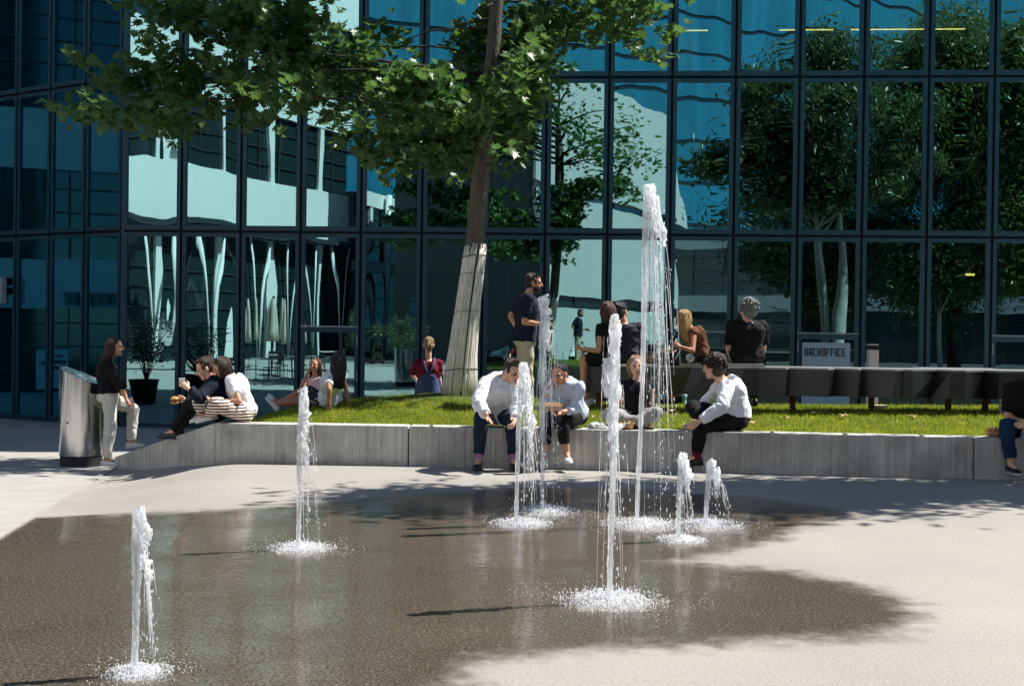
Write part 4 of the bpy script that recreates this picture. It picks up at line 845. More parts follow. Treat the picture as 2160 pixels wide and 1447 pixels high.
# ------------------------------------------------------------------ trees
def leafmat(name, c1, c2, trans=.35, rough=.38, spec=.5):
    m, nt, b = nodes(name); L = nt.links.new; tc = N(nt, 'ShaderNodeTexCoord'); n1 = N(nt, 'ShaderNodeTexNoise', Scale=2.2, Detail=6, Roughness=.8); L(tc.outputs['Object'], n1.inputs['Vector'])
    r1 = N(nt, 'ShaderNodeValToRGB'); r1.color_ramp.elements[0].position = .3; r1.color_ramp.elements[0].color = c4(c1); r1.color_ramp.elements[1].position = .7; r1.color_ramp.elements[1].color = c4(c2); L(n1.outputs['Fac'], r1.inputs[0])
    L(r1.outputs[0], b.inputs['Base Color']); b.inputs['Roughness'].default_value = rough; b.inputs['Specular IOR Level'].default_value = spec
    hs = N(nt, 'ShaderNodeHueSaturation', Hue=.47, Saturation=1.1, Value=1.3); L(r1.outputs[0], hs.inputs['Color']); tr = N(nt, 'ShaderNodeBsdfTranslucent'); L(hs.outputs[0], tr.inputs[0])
    ms = N(nt, 'ShaderNodeMixShader'); ms.inputs[0].default_value = trans; L(b.outputs[0], ms.inputs[1]); L(tr.outputs[0], ms.inputs[2]); L(ms.outputs[0], nt.nodes['Material Output'].inputs[0]); return m
OUT = [(0, -.5), (.05, -.3), (.3, -.36), (.2, -.18), (.52, -.06), (.3, .03), (.5, .3), (.22, .2), (.2, .42), (.08, .36), (0, .62)]
T_LOBED = [(0, -.05, .03)]+[(x, y, -.22*abs(x)-.06*abs(y)) for x, y in OUT]+[(-x, y, -.22*abs(x)-.06*abs(y)) for x, y in OUT[-2:0:-1]]
F_LOBED = [(0, j, j % (len(T_LOBED)-1)+1) for j in range(1, len(T_LOBED))]
T_SIMPLE = [(0, -.5, 0), (.22, -.05, -.06), (0, .6, -.03), (-.22, -.05, -.06)]; F_SIMPLE = [(0, 1, 2), (0, 2, 3)]
def leaves(name, C, size, tpl, ftp, mt, parent=None, droop=.5, out=None):
    n = len(C); T = np.array(tpl); Fs = np.array(ftp)
    yaw = NP.uniform(0, 6.283, n); tilt = NP.normal(droop, .45, n); roll = NP.normal(0, .5, n); sz = size*NP.uniform(.65, 1.25, n)
    # leaf axis d (outward and drooping), normal nn
    d = np.stack([np.cos(yaw)*np.cos(tilt), np.sin(yaw)*np.cos(tilt), -np.sin(tilt)], -1)
    x = np.stack([-np.sin(yaw), np.cos(yaw), np.zeros(n)], -1); nn = np.cross(x, d)
    x2 = x*np.cos(roll)[:, None]+nn*np.sin(roll)[:, None]; n2 = np.cross(x2, d)
    v = C[:, None, :]+sz[:, None, None]*(T[None, :, 0:1]*x2[:, None, :]+T[None, :, 1:2]*d[:, None, :]+T[None, :, 2:3]*n2[:, None, :])
    f = Fs[None]+(np.arange(n)*len(T))[:, None, None]
    return link(name, mesh_np(name, v.reshape(-1, 3), f.reshape(-1, 3)), mt, parent)
BARK = mat('grey_brown_bark', (.085, .07, .055), .9, 0, .2, 0, 9, 1.0, 34, (1, 1, .22), 0, (.17, .145, .12)); BARKP = mat('pale_bark', (.34, .33, .3), .8, 0, .2, .3, 5, .6, 20, (1, 1, .3)); BARKD = mat('dark_bark', (.04, .034, .028), .9, bump=.8, bscale=25, stretch=(1, 1, .3))
OAK = leafmat('oak_leaf', (.03, .10, .035), (.115, .225, .06), .45); LF2 = leafmat('narrow_leaf', (.035, .07, .03), (.10, .15, .06)); LF3 = leafmat('light_leaf', (.05, .1, .03), (.14, .2, .06))
tb = V(-.68, 16.05, .55)
tree = thing('oak_tree', tb, 'leafy oak tree with a reed mat wrapped round the lower trunk', 'tree')
tp = [tb+V(0, 0, -.1), P(975, 760, 16.05), P(990, 640, 16.05), P(1001, 520, 16.05), P(1011, 400, 16.05), P(1022, 300, 16.1), P(1036, 160, 16.1), P(1048, 0, 16.15), P(1052, -200, 16.2), P(1050, -420, 16.2)]
g = MB(); rd = [.21, .165, .135, .123, .117, .108, .098, .086, .07, .03]
pts = []; rr_ = []
for i in range(len(tp)-1):
    for t in np.linspace(0, 1, 9)[:-1]: pts.append(tp[i].lerp(tp[i+1], t)); rr_.append((rd[i]*(1-t)+rd[i+1]*t)*(1+.05*noise.noise(V(i*9+t*7, 3, 0))))
pts.append(tp[-1]); rr_.append(rd[-1]); g.tube(pts, rr_, 18); trunk = build(g, 'trunk', BARK, tree, smooth=True)
CL = [  # photo ellipses of foliage: x, y, rx, ry, weight
 (185, 245, 55, 22, .7), (260, 232, 70, 32, 1), (345, 245, 70, 38, 1), (235, 150, 50, 20, .8), (330, 170, 90, 48, 1), (335, 105, 42, 28, .8), (440, 185, 95, 60, 1), (335, 25, 75, 28, .8), (450, 35, 110, 45, 1), (440, 105, 40, 30, .4),
 (560, 60, 110, 58, 1), (560, 165, 90, 55, 1), (630, 215, 85, 48, 1), (540, 262, 40, 22, .7), (640, 70, 60, 60, 1), (730, 105, 90, 42, 1), (810, 100, 70, 40, .9), (725, 185, 100, 62, 1), (695, 265, 48, 36, .9), (860, 195, 85, 48, 1.1),
 (800, 270, 85, 50, 1), (850, 322, 90, 38, 1), (935, 310, 75, 50, 1), (958, 355, 42, 22, .7), (955, 245, 75, 45, 1), (1060, 60, 120, 62, 1.1), (1030, 15, 110, 28, .9), (1180, 40, 110, 48, 1), (1290, 45, 80, 40, 1), (1375, 98, 50, 26, .8), (1335, 25, 52, 28, .8),
 (1085, 150, 75, 48, 1), (1110, 210, 58, 36, 1), (1020, 110, 55, 45, .9), (1090, 300, 42, 36, .8), (1055, 340, 26, 18, .5), (1010, 200, 40, 50, .7), (985, 290, 40, 40, .8), (1062, 250, 45, 40, .8), (1000, 345, 30, 22, .5), (1035, 200, 45, 45, .8), (1045, 40, 75, 50, 1.3, 15.5), (1050, 110, 75, 50, 1.3, 15.5), (1045, 185, 60, 45, 1.2, 15.5), (1030, 240, 45, 34, 1, 15.55), (1120, 130, 50, 60, 1), (1000, 160, 45, 50, 1), (1000, 270, 40, 30, .7, 15.6), (960, 60, 40, 40, .3)]
pts_ = []; brn = MB(); rt = random.Random(9)
def limb(mb, a, b_, r0_, r1_, seed, n=7, wob=.06):
    ps = []
    for i in range(n+1):
        t = i/n; p = a.lerp(b_, t)+V(noise.noise(V(seed, t*3, 0)), noise.noise(V(seed, t*3, 9)), noise.noise(V(seed, t*3, 5)))*wob*min(1, 4*t*(1-t)+.2); p.z += .12*math.sin(math.pi*t)*(b_-a).length*.4; ps.append(p)
    mb.tube(ps, [r0_+(r1_-r0_)*i/n for i in range(n+1)], 7)
limbs = {}
def at_trunk(z):
    for i in range(len(pts)-1):
        if pts[i].z <= z <= pts[i+1].z: return pts[i]
    return pts[-1]
for k_, (x, y, rx, ry, w_, *dd_) in enumerate(CL):
    d = dd_[0] if dd_ else 16.3+rt.uniform(-.7, 1.0); c = P(x, y, d); s_ = d/F
    n = int(rx*ry*math.pi/43*w_)
    # foliage is grouped on twigs: tufts of 5-9 leaves
    m_ = 0
    while m_ < n:
        a = rt.uniform(0, 6.283); r_ = math.sqrt(rt.random()); o = V(math.cos(a)*r_*rx*s_, rt.gauss(0, .45), math.sin(a)*r_*ry*s_); tcn = c+o; q_ = rt.randint(4, 8)
        for _ in range(q_): pts_.append(tcn+V(rt.gauss(0, .085), rt.gauss(0, .1), rt.gauss(0, .055)))
        m_ += q_
    st_ = at_trunk(max(3.5, c.z+.05))
    if abs(c.x-tb.x) < 1.6 or (k_ % 3 == 0 and y > 120): limb(brn, st_, c, .026 if abs(c.x-tb.x) > 1.5 else .018, .006, k_*3.1)
for k_ in range(46):                                        # crown above the picture
    a = rt.uniform(0, 6.283); r_ = rt.uniform(.4, 4.3); z_ = 6.4+rt.random()*3.2*(1-r_/7); c = V(-1.1+math.cos(a)*r_*1.0, 17.3+math.sin(a)*r_*.32, z_)
    if abs(c.x+.3) < .65 and 16 < c.y < 18 and z_ < 7.6: continue
    limb(brn, at_trunk(max(6.7, z_-.4)), c, .035, .008, k_*7.7)
    for _ in range(150): pts_.append(c+V(rt.gauss(0, .42), rt.gauss(0, .4), rt.gauss(0, .22)))
dsun = V(SUNH.x*math.cos(EL), SUNH.y*math.cos(EL), math.sin(EL)); c0 = P(888, 178, 15.3)
pts_ = [p for p in pts_ if not (((p-c0).dot(dsun) > .1 and ((p-c0)-dsun*(p-c0).dot(dsun)).length < .75))]
for hc, hr in ((P(236, 830, 15.1), .55), (P(250, 900, 15.1), .45), (P(190, 850, 15.2), .4), (P(470, 820, 13.4), .4)):
    pts_ = [p for p in pts_ if not ((p-hc).dot(dsun) > 1 and ((p-hc)-dsun*(p-hc).dot(dsun)).length < hr)]
for _ in range(420): pts_.append(c0+V(rt.gauss(0, .24), rt.gauss(0, .16), rt.gauss(-.06, .14)))
build(brn, 'limbs', BARKD, tree, smooth=True)
cr_ = leaves('crown', np.array([tuple(p) for p in pts_]), .16, T_LOBED, F_LOBED, OAK, tree)
# reed mat
REED = mat('weathered_reed', srgb(226, 219, 206), .75, 0, .3, .32, 30, .3, 60, (1, 1, .12)); WIRE = mat('dark_wire', (.03, .028, .026), .6)
wp = [P(968, 836, 16.0), P(974, 760, 16.0), P(985, 660, 16.02), P(998, 560, 16.04), P(1003, 525, 16.05)]; wr_ = [.235, .185, .152, .14, .136]
def wrapat(t):
    f_ = t*(len(wp)-1); i = min(int(f_), len(wp)-2); u_ = f_-i; return wp[i].lerp(wp[i+1], u_), wr_[i]*(1-u_)+wr_[i+1]*u_
g = MB(); rt2 = random.Random(2)
for k_ in range(74):
    a0 = 6.2832*k_/74+rt2.uniform(-.02, .02); tw = rt2.uniform(-.04, .04)+(.32 if 20 < k_ % 37 < 26 else 0); t1 = rt2.uniform(.93, 1.0) if k_ % 3 else rt2.uniform(1.0, 1.05); t0 = 0 if rt2.random() < .8 else rt2.uniform(.0, .06); ps = []
    for t in np.linspace(t0, t1, 8):
        c, r_ = wrapat(min(t, 1)); c = c+V(0, 0, max(0, t-1)*1.6); a = a0+tw*t; r_ = r_*(1+.012*(k_ % 3)); ps.append(c+V(math.cos(a)*r_, math.sin(a)*r_, 0))
    g.tube(ps, rt2.uniform(.0085, .0125), 6)
mt_ = build(g, 'reed_mat', REED, tree, smooth=True)
for t in (.18, .5, .7, .87):
    c, r_ = wrapat(t); g = MB(); g.tube([c+V(math.cos(a)*(r_+.016), math.sin(a)*(r_+.016), .03*math.cos(a+1)) for a in np.linspace(0, 6.2832, 33)], .006 if t in (.18, .87) else .0035, 5); build(g, 'tie_wire', WIRE, mt_)
# trees outside the frame: their shade falls on the square and the glass mirrors them
def bigtree(name, base, h, cz0, rx, ry, lean, nl, size, bark, lm, label, seed, rad=.16, ncl=26, group='trees beyond the frame', hole=None, stems=1, spm=1.0, skew=0):
    r_ = random.Random(seed); base = V(base[0], base[1], zg(*base)); t = thing(name, base, label, 'tree', group); g = MB(); top = base+V(lean[0], lean[1], h*.92)
    for s_ in range(stems):
        off = V(.35*s_, .1*s_, 0); ps = [base+off+V(0, 0, -.1)]+[base.lerp(top, t_)+off*(1+t_*1.5)+V(noise.noise(V(seed+s_, t_*3, 0)), noise.noise(V(seed+s_, 9, t_*3)), 0)*.3 for t_ in np.linspace(.12, 1, 9)]; g.tube(ps, [rad*(1.25 if i == 0 else 1-.85*i/9) for i in range(len(ps))], 10)
    build(g, 'trunk', bark, t, smooth=True); g = MB(); C = []
    cc = base+V(lean[0], lean[1], 0)
    for k_ in range(ncl):
        a = r_.uniform(0, 6.283); q_ = math.sqrt(r_.random()); z = r_.uniform(cz0, h); e = math.sqrt(max(.12, 1-((z-(cz0+h)/2)/((h-cz0)/2))**2))
        c = V(cc.x+math.cos(a)*q_*rx*e, cc.y+math.sin(a)*q_*ry*e, base.z+z)
        c.y += skew*(c.x-cc.x)
        if hole and hole(c): continue
        limb(g, base.lerp(top, max(.2, min(.95, (z-1)/h))), c, .045, .008, seed*5+k_); sp = r_.uniform(.35, .7)*spm
        for _ in range(nl): C.append(c+V(r_.gauss(0, sp), r_.gauss(0, sp), r_.gauss(0, sp*.6)))
    build(g, 'limbs', bark, t, smooth=True); leaves('crown', np.array([tuple(p) for p in C]), size, T_SIMPLE, F_SIMPLE, lm, t, .5); return t
def invis(c): return (c.z < CH+680*c.y/F+.9 and c.x < c.y*1080/F+1.0) if c.y > 0 else False
bigtree('plane_tree', (8.0, 12.75), 9.6, 5.6, 4.5, .65, (-.7, .1), 450, .2, BARKP, LF2, 'pale trunked tree right of the frame shading the wet ground', 3, .17, 46, hole=invis, stems=2, spm=.72, skew=.18)
bigtree('plane_tree', (13.0, 3.6), 13, 3.0, 2.7, 2.2, (0, 0), 850, .23, BARKP, LF2, 'slender pale trunked tree mirrored beside the notice door', 21, .13, 52, spm=1.3)
bigtree('plane_tree', (16.4, 4.6), 13, 3.6, 3.2, 2.6, (0, 0), 850, .23, BARKP, LF3, 'double stemmed pale tree mirrored at right of the notice door', 33, .2, 52, stems=2, spm=1.3)
bigtree('plane_tree', (8.5, .6), 13.5, 2.6, 3.9, 2.6, (0, 0), 850, .23, BARKD, LF2, 'tall dense tree behind the camera at right mirrored in the upper panes', 41, .2, 60, spm=1.3)
bigtree('plane_tree', (14.5, -1.5), 15, 2.6, 4.6, 3, (0, 0), 850, .23, BARKD, LF3, 'broad tree behind the camera at far right mirrored in the panes', 47, .24, 56, spm=1.3)
bigtree('plane_tree', (20, 2), 15, 3, 4.6, 4, (0, 0), 850, .23, BARKD, LF2, 'broad tree far right of the square mirrored at the picture edge', 53, .24, 52, spm=1.3)
def shrub(base, h, r_, label, seed, pot=True):
    q_ = random.Random(seed); z = zg(*base); base = V(base[0], base[1], z); t = thing('potted_shrub' if pot else 'shrub', base, label, 'plant', 'shrubs around the square'); C = []; g = MB(); z0 = .6 if pot else .1
    if pot:
        p_ = MB(); p_.lathe([(.26, 0), (.36, .62), (.38, .62), (.38, .66), (.32, .66), (.3, .6), (.05, .58)], base, 20); build(p_, 'pot', mat('dark_pot', (.03, .03, .032), .6), t, smooth=True)
    for k_ in range(16):
        a = q_.uniform(0, 6.283); e = base+V(math.cos(a)*r_*q_.uniform(.2, 1), math.sin(a)*r_*q_.uniform(.2, 1), z0+(h-z0)*q_.uniform(.35, 1)); limb(g, base+V(0, 0, z0-.05), e, .014, .005, seed+k_)
        for _ in range(80): C.append(e+V(q_.gauss(0, .16), q_.gauss(0, .16), q_.gauss(0, .16)))
    build(g, 'stems', BARKD, t); leaves('foliage', np.array([tuple(p) for p in C]), .11, T_SIMPLE, F_SIMPLE, LF2, t, .2)
for (x, D, h, r_, lb) in ((310, 33, 2.2, .6, 'potted dark shrub mirrored in the pane beside the standing woman'), (425, 35, 2.0, .7, 'potted dark shrub mirrored behind the seated couple')):
    p = mirror(P(x, 800, D)); shrub((p.x, p.y), h, r_, lb, int(x))
for (x, D, h, r_, lb) in ((800, 52, 2.0, 1.3, 'green hedge shrub mirrored left of the girl in overalls'), (860, 50, 1.8, 1.2, 'second green hedge shrub mirrored beside the girl in overalls')):
    p = mirror(P(x, 800, D)); shrub((p.x, p.y), h, r_, lb, int(x), False)
# folded parasols of the café, mirrored low in the left panes
PAR = cloth('parasol_cloth', (190, 180, 168))
for i, (x, D) in enumerate(((492, 46), (508, 45), (540, 47), (576, 46), (598, 48), (607, 44))):
    p = mirror(P(x, 800, D)); z = zg(p.x, p.y); b_ = V(p.x, p.y, z); t = thing('folded_parasol', b_, 'closed beige café parasol on a thin pole mirrored in the left panes', 'parasol', 'folded café parasols'); g = MB(); g.tube([b_, b_+V(0, 0, 2.7)], .022, 8); build(g, 'pole', MUL, t); g = MB()
    g.rings([[b_+V(math.cos(a)*r2*(1+.25*math.cos(5*a)), math.sin(a)*r2*(1+.25*math.cos(5*a)), zz) for a in np.linspace(0, 6.2832, 21)[:-1]] for zz, r2 in ((1.0, .17), (1.4, .14), (2.2, .09), (2.62, .03))]); build(g, 'canopy', PAR, t, smooth=True)

# café tables and chairs left of the square, mirrored low in the panes
def cafe(px, D, i):
    p = mirror(P(px, 800, D)); z = zg(p.x, p.y)+.013; b_ = V(p.x, p.y, z); wt_ = mat('white_table_top', (.6, .62, .62), .4); mt2 = mat('black_tube', (.02, .02, .02), .5)
    t = thing('cafe_table', b_, 'round white café table mirrored low in the left panes', 'table', 'café tables'); g = MB(); g.lathe([(.34, .71), (.35, .72), (.35, .735), (.34, .74)], b_, 24); build(g, 'table_top', wt_, t); g = MB(); g.lathe([(.22, 0), (.22, .02), (.03, .03), (.03, .71)], b_, 14); build(g, 'pedestal', mt2, t)
    for s_ in (-1, 1):
        a = i*1.1; c = b_+V(math.cos(a), math.sin(a), 0)*.62*s_; o_ = V(math.cos(a), math.sin(a), 0)*s_; l_ = V(-o_.y, o_.x, 0)
        ch = thing('cafe_chair', c, 'slim black café chair at a white table mirrored in the left panes', 'chair', 'café chairs'); g = MB(); g.obox(c+V(0, 0, .45), o_*.2, l_*.2, V(0, 0, .015)); build(g, 'seat', mt2, ch); g = MB(); g.obox(c+o_*.2+V(0, 0, .72), o_*.012, l_*.19, V(0, 0, .13)); build(g, 'backrest', mt2, ch)
        for sx in (-1, 1):
            for sy in (-1, 1): g = MB(); g.tube([c+o_*.18*sx+l_*.18*sy, c+o_*.18*sx+l_*.18*sy+V(0, 0, .6 if sx > 0 else .44)], .012, 6); build(g, 'leg', mt2, ch)
for i, (px, D) in enumerate(((540, 40), (590, 42), (640, 41), (690, 44), (470, 39))): cafe(px, D, i)
# ------------------------------------------------------------------ steel bench
m, nt, b = nodes('black_satin_steel'); b.inputs['Base Color'].default_value = (.055, .056, .06, 1); b.inputs['Roughness'].default_value = .36; b.inputs['Metallic'].default_value = .85; b.inputs['Specular IOR Level'].default_value = .6
tc = N(nt, 'ShaderNodeTexCoord'); nz = N(nt, 'ShaderNodeTexNoise', Scale=4, Detail=6, Roughness=.7); nt.links.new(tc.outputs['Object'], nz.inputs['Vector']); mr = N(nt, 'ShaderNodeMapRange'); mr.inputs[3].default_value = .26; mr.inputs[4].default_value = .5; nt.links.new(nz.outputs['Fac'], mr.inputs[0]); nt.links.new(mr.outputs[0], b.inputs['Roughness'])
BST = m; BTOP = mat('sunlit_steel_top', (.3, .3, .3), .42, .3, .5, .1, 4)  # bench tops coloured paler than the black front to suggest sun on them
ZT, ZBt = 1.02, .70
BR = [(1237, 1237, 15.02), (1300, 1300, 14.98), (1384, 1372, 14.9), (1458, 1442, 15.0), (1500, 1498, 14.93), (1567, 1567, 14.9), (1600, 1600, 14.94), (1658, 1656, 14.86), (1664, 1664, 14.95), (1747, 1747, 14.84), (1761, 1761, 14.97), (1811, 1811, 14.87), (1817, 1817, 14.96), (1888, 1884, 14.82), (1906, 1905, 14.87), (1926, 1927, 14.84), (1977, 1964, 14.95), (2004, 2004, 14.86), (2037, 2037, 14.84), (2078, 2078, 14.95), (2108, 2106, 14.84), (2160, 2160, 14.86), (2260, 2260, 14.75), (2400, 2400, 14.7), (2600, 2600, 14.6)]
tops = []; bots = []
for xt, xb, d in BR:
    d = 14.9+(d-14.9)*1.7; a = P(xt, 790, d); c = P(xb, 790, d); tops.append(V(a.x, a.y, ZT)); bots.append(V(c.x, c.y, ZBt))
org = V(tops[0].x, 15.2, .5); bench = thing('steel_bench', org, 'long black faceted steel bench with a crinkled front behind the lawn', 'bench')
for i in range(len(tops)-1):
    g = MB(); a, c, e, f = tops[i], tops[i+1], bots[i+1], bots[i]; bk = V(0, .02, 0); g.hexa([f, e, e+bk, f+bk, a, c, c+bk, a+bk]); build(g, 'front_facet', BST, bench)
g = MB(); up_ = [p+V(0, -.006, .003) for p in tops]; bk_ = [V(p.x, 15.55, ZT+.003) for p in tops]; n_ = len(tops)
g.add(up_+bk_+[p+V(0, 0, .022) for p in up_]+[p+V(0, 0, .022) for p in bk_], [(2*n_+i, 2*n_+i+1, 3*n_+i+1, 3*n_+i) for i in range(n_-1)]+[(i, n_+i, n_+i+1, i+1) for i in range(n_-1)]+[(i, i+1, 2*n_+i+1, 2*n_+i) for i in range(n_-1)]+[(0, 2*n_, 3*n_, n_), (n_-1, 2*n_-1, 4*n_-1, 3*n_-1)]); build(g, 'seat_top', BTOP, bench)
g = MB(); g.box((tops[0].x+.02, 15.53, ZBt), (tops[-1].x, 15.55, ZT-.005)); g.box((tops[0].x, 15.02, ZBt), (tops[0].x+.02, 15.529, ZT-.005)); build(g, 'back_panel', BST, bench)
RUST = mat('rusty_steel', (.16, .07, .035), .8, .3, .3, .4, 12)
for x in (1262, 1500, 1672, 1838, 2000, 2078, 2250): p = P(x, 850, 15.25); g = MB(); g.box((p.x-.03, p.y-.03, .4), (p.x+.03, p.y+.03, ZBt+.02)); build(g, 'leg', RUST, bench)
# raised slab on the bench (left) and the second bench behind
a, c = P(1432, 770, 15.05), P(1612, 770, 15.05); sl = thing('bench_slab', V(a.x, 15.2, ZT+.026), 'flat dark steel slab lying on the bench under the grey haired man', 'slab'); g = MB(); g.box((a.x, 15.02, ZT+.0265), (c.x, 15.5, ZT+.06)); build(g, 'slab', BTOP, sl)
a, c = P(1940, 780, 17.2), P(2108, 780, 17.2); zt = P(2020, 777, 17.2).z
b2 = thing('steel_bench', V((a.x+c.x)/2, 17.3, -.1), 'short flat steel bench standing behind the long crinkled bench at right', 'bench'); g = MB(); g.box((a.x, 17.1, zt-.045), (c.x, 17.6, zt)); build(g, 'seat_top', BTOP, b2)
for xx in (a.x+.15, c.x-.15): g = MB(); g.box((xx-.04, 17.2, -.5), (xx+.04, 17.5, zt-.046)); build(g, 'leg', BST, b2)
# ------------------------------------------------------------------ litter bin
p = P(171, 985, 15.25); zb = zg(p.x, p.y)+.012; p = V(p.x, p.y, zb); rB = .262
bin_ = thing('litter_bin', p, 'tall stainless steel litter bin with slanted steel lid beside the standing woman', 'bin')
m, nt, b = nodes('brushed_stainless'); b.inputs['Base Color'].default_value = (.62, .62, .62, 1); b.inputs['Metallic'].default_value = 1; b.inputs['Roughness'].default_value = .16
tc = N(nt, 'ShaderNodeTexCoord'); mp = N(nt, 'ShaderNodeMapping'); mp.inputs['Scale'].default_value = (60, 60, 1.2); nz = N(nt, 'ShaderNodeTexNoise', Scale=3, Detail=4); nt.links.new(tc.outputs['Object'], mp.inputs['Vector']); nt.links.new(mp.outputs[0], nz.inputs['Vector']); bp = N(nt, 'ShaderNodeBump', Strength=.12, Distance=.005); nt.links.new(nz.outputs['Fac'], bp.inputs['Height']); nt.links.new(bp.outputs[0], b.inputs['Normal']); INOX = m
zl, zr = P(127, 772, 15.25).z, P(216, 812, 15.25).z
n_ = 48; ang = [6.2832*j/n_ for j in range(n_)]; zt = lambda a: zl+(zr-zl)*(math.cos(a)+1)/2+.0
g = MB(); g.rings([[p+V(math.cos(a)*rB, math.sin(a)*rB, .14) for a in ang], [V(p.x+math.cos(a)*rB, p.y+math.sin(a)*rB, zt(a)) for a in ang]], False); build(g, 'shell', INOX, bin_, smooth=True)
g = MB(); g.rings([[p+V(math.cos(a)*(rB-.012), math.sin(a)*(rB-.012), 0) for a in ang], [p+V(math.cos(a)*(rB-.012), math.sin(a)*(rB-.012), .16) for a in ang]]); build(g, 'base_ring', mat('black_base', (.02, .02, .022), .5), bin_, smooth=False)
lidm = mat('satin_steel_lid', (.5, .56, .6), .32, .85); g = MB(); ce = V(p.x, p.y, (zl+zr)/2)  # blue of the reflected sky is put into the lid colour
g.add([ce+V(0, 0, -.004)]+[V(p.x+math.cos(a)*(rB-.004), p.y+math.sin(a)*(rB-.004), zt(a)-.004) for a in ang], [(0, j+1, (j+1) % n_+1) for j in range(n_)]); build(g, 'slanted_lid', lidm, bin_)
a = -1.9; g = MB(); g.ell(V(p.x+math.cos(a)*rB, p.y+math.sin(a)*rB, zb+.55), (.012, .012, .012)); build(g, 'lock', mat('black_lock', (.005, .005, .005), .4), bin_)
# ------------------------------------------------------------------ food, bags, bottles
KRAFT = mat('kraft_card', srgb(196, 152, 104), .8, var=.08); PAPER = mat('white_paper', (.75, .75, .74), .8, bump=.8, bscale=18); FOOD = mat('golden_bun', srgb(214, 160, 88), .6, var=.25, vscale=40); PLAS = mat('clear_tub', (.75, .78, .78), .2); SALAD = mat('green_salad', srgb(150, 170, 60), .6, var=.4, vscale=60)
def bowl(name, c, r_, h, mt, label, cat, food=None, group=None):
    t = thing(name, c, label, cat, group); g = MB(); g.lathe([(r_*.78, 0), (r_, h), (r_*1.05, h), (r_*1.05, h+.006), (r_*.95, h+.004), (r_*.8, h*.5), (.01, h*.45)], c, 24); build(g, 'bowl', mt, t, smooth=True)
    if food:
        g = MB(); rr = random.Random(int(c.x*100))
        for i in range(14): a = rr.uniform(0, 6.28); q_ = rr.uniform(0, r_*.6); g.ell(c+V(math.cos(a)*q_, math.sin(a)*q_, h*.8), (.018, .014, .014), nu=8, nv=5)
        build(g, 'food', food, t, smooth=True)
    return t
p = P(1324, 903, 12.93); bowl('food_bowl', V(p.x, 12.98, WT+.013), .078, .052, KRAFT, 'brown kraft bowl on the wall in front of the cross legged woman', 'bowl', SALAD)
p = P(1452, 905, 12.95); bowl('food_bowl', V(p.x, 12.97, WT+.002), .055, .06, PAPER, 'white paper cup bowl on the wall beside the curly haired man', 'bowl', FOOD)
g_c = C_.J['wL'].lerp(C_.J['wR'], .5)+V(-.12, 0, .0); bowl('food_tub', g_c+V(0, -.02, -.02), .07, .05, PLAS, 'clear tub of salad held by the woman in striped trousers', 'tub', SALAD)
gi = I_.J['gL']; c = I_.J['wL']+V(-.09, -.06, .03); ct = thing('food_carton', c, 'open brown food carton held by the woman in pale blue sweater', 'carton'); g = MB()
g.obox(c+V(0, 0, .0), (.085, .02, 0), (-.012, .06, 0), (0, 0, .006))
for sx, ax in ((-1, 0), (1, 0)): g.obox(c+V(.09*sx, .02*sx, .03), (.004, 0, .001), (-.012, .06, 0), (.012*sx, 0, .032))
g.obox(c+V(.0, .064, .034), (.085, .02, 0), (0, .004, .001), (0, .012, .036)); g.obox(c+V(.012, -.064, .026), (.085, .02, 0), (0, .004, .001), (0, -.008, .024)); build(g, 'carton', KRAFT, ct)
c = B_.J['gR']+V(-.04, 0, .0); bu = thing('burger', c, 'half eaten burger held by the man in navy sweater', 'burger'); g = MB(); g.ell(c+V(0, 0, .022), (.05, .05, .028)); build(g, 'bun', FOOD, bu, smooth=True); g = MB(); g.ell(c, (.052, .052, .012)); build(g, 'patty', mat('brown_patty', srgb(96, 52, 26), .7), bu, smooth=True); g = MB(); g.ell(c-V(0, 0, .02), (.049, .049, .018)); build(g, 'bun', FOOD, bu, smooth=True)
c = B_.J['gL']+V(-.01, 0, .03); cu_ = thing('paper_cup', c-V(0, 0, .05), 'small white paper cup held up by the man in navy sweater', 'cup'); g = MB(); g.lathe([(.026, 0), (.034, .09), (.036, .09), (.033, .085), (.005, .08)], c-V(0, 0, .05), 16); build(g, 'cup', PAPER, cu_, smooth=True)
c = N_.J['gR']+V(-.02, 0, .0); bowl('food_bowl', c-V(0, 0, .04), .07, .055, mat('yellow_card', srgb(224, 186, 120), .7), 'yellow food bowl held by the long haired blonde woman', 'bowl', FOOD)
c = N_.J['gL']; fk = thing('fork', c, 'pale plastic fork held by the long haired blonde woman', 'fork'); g = MB(); g.tube([c+V(.01, 0, .06), c, c+V(-.05, 0, -.08)], .0035, 6); g.obox(c+V(-.058, 0, -.095), (.009, 0, .004), (0, .002, 0), (-.006, 0, -.014)); build(g, 'fork', PAPER, fk)
c = A_.J['gR']+V(.03, -.01, .03); ph = thing('phone', c, 'pink cased phone held by the woman standing by the bin', 'phone'); g = MB(); g.obox(c, V(.028, .008, .012), V(-.002, .005, 0), V(-.018, 0, .062)); build(g, 'case', mat('pink_case', srgb(226, 190, 196), .4), ph)
c = H_.J['gR']+V(.01, -.02, .0); ph = thing('phone', c, 'black phone in the hand of the man with glasses', 'phone'); g = MB(); g.obox(c, V(.03, -.01, .0), V(0, .003, .004), V(.03, -.02, -.05)); build(g, 'case', SOB, ph)
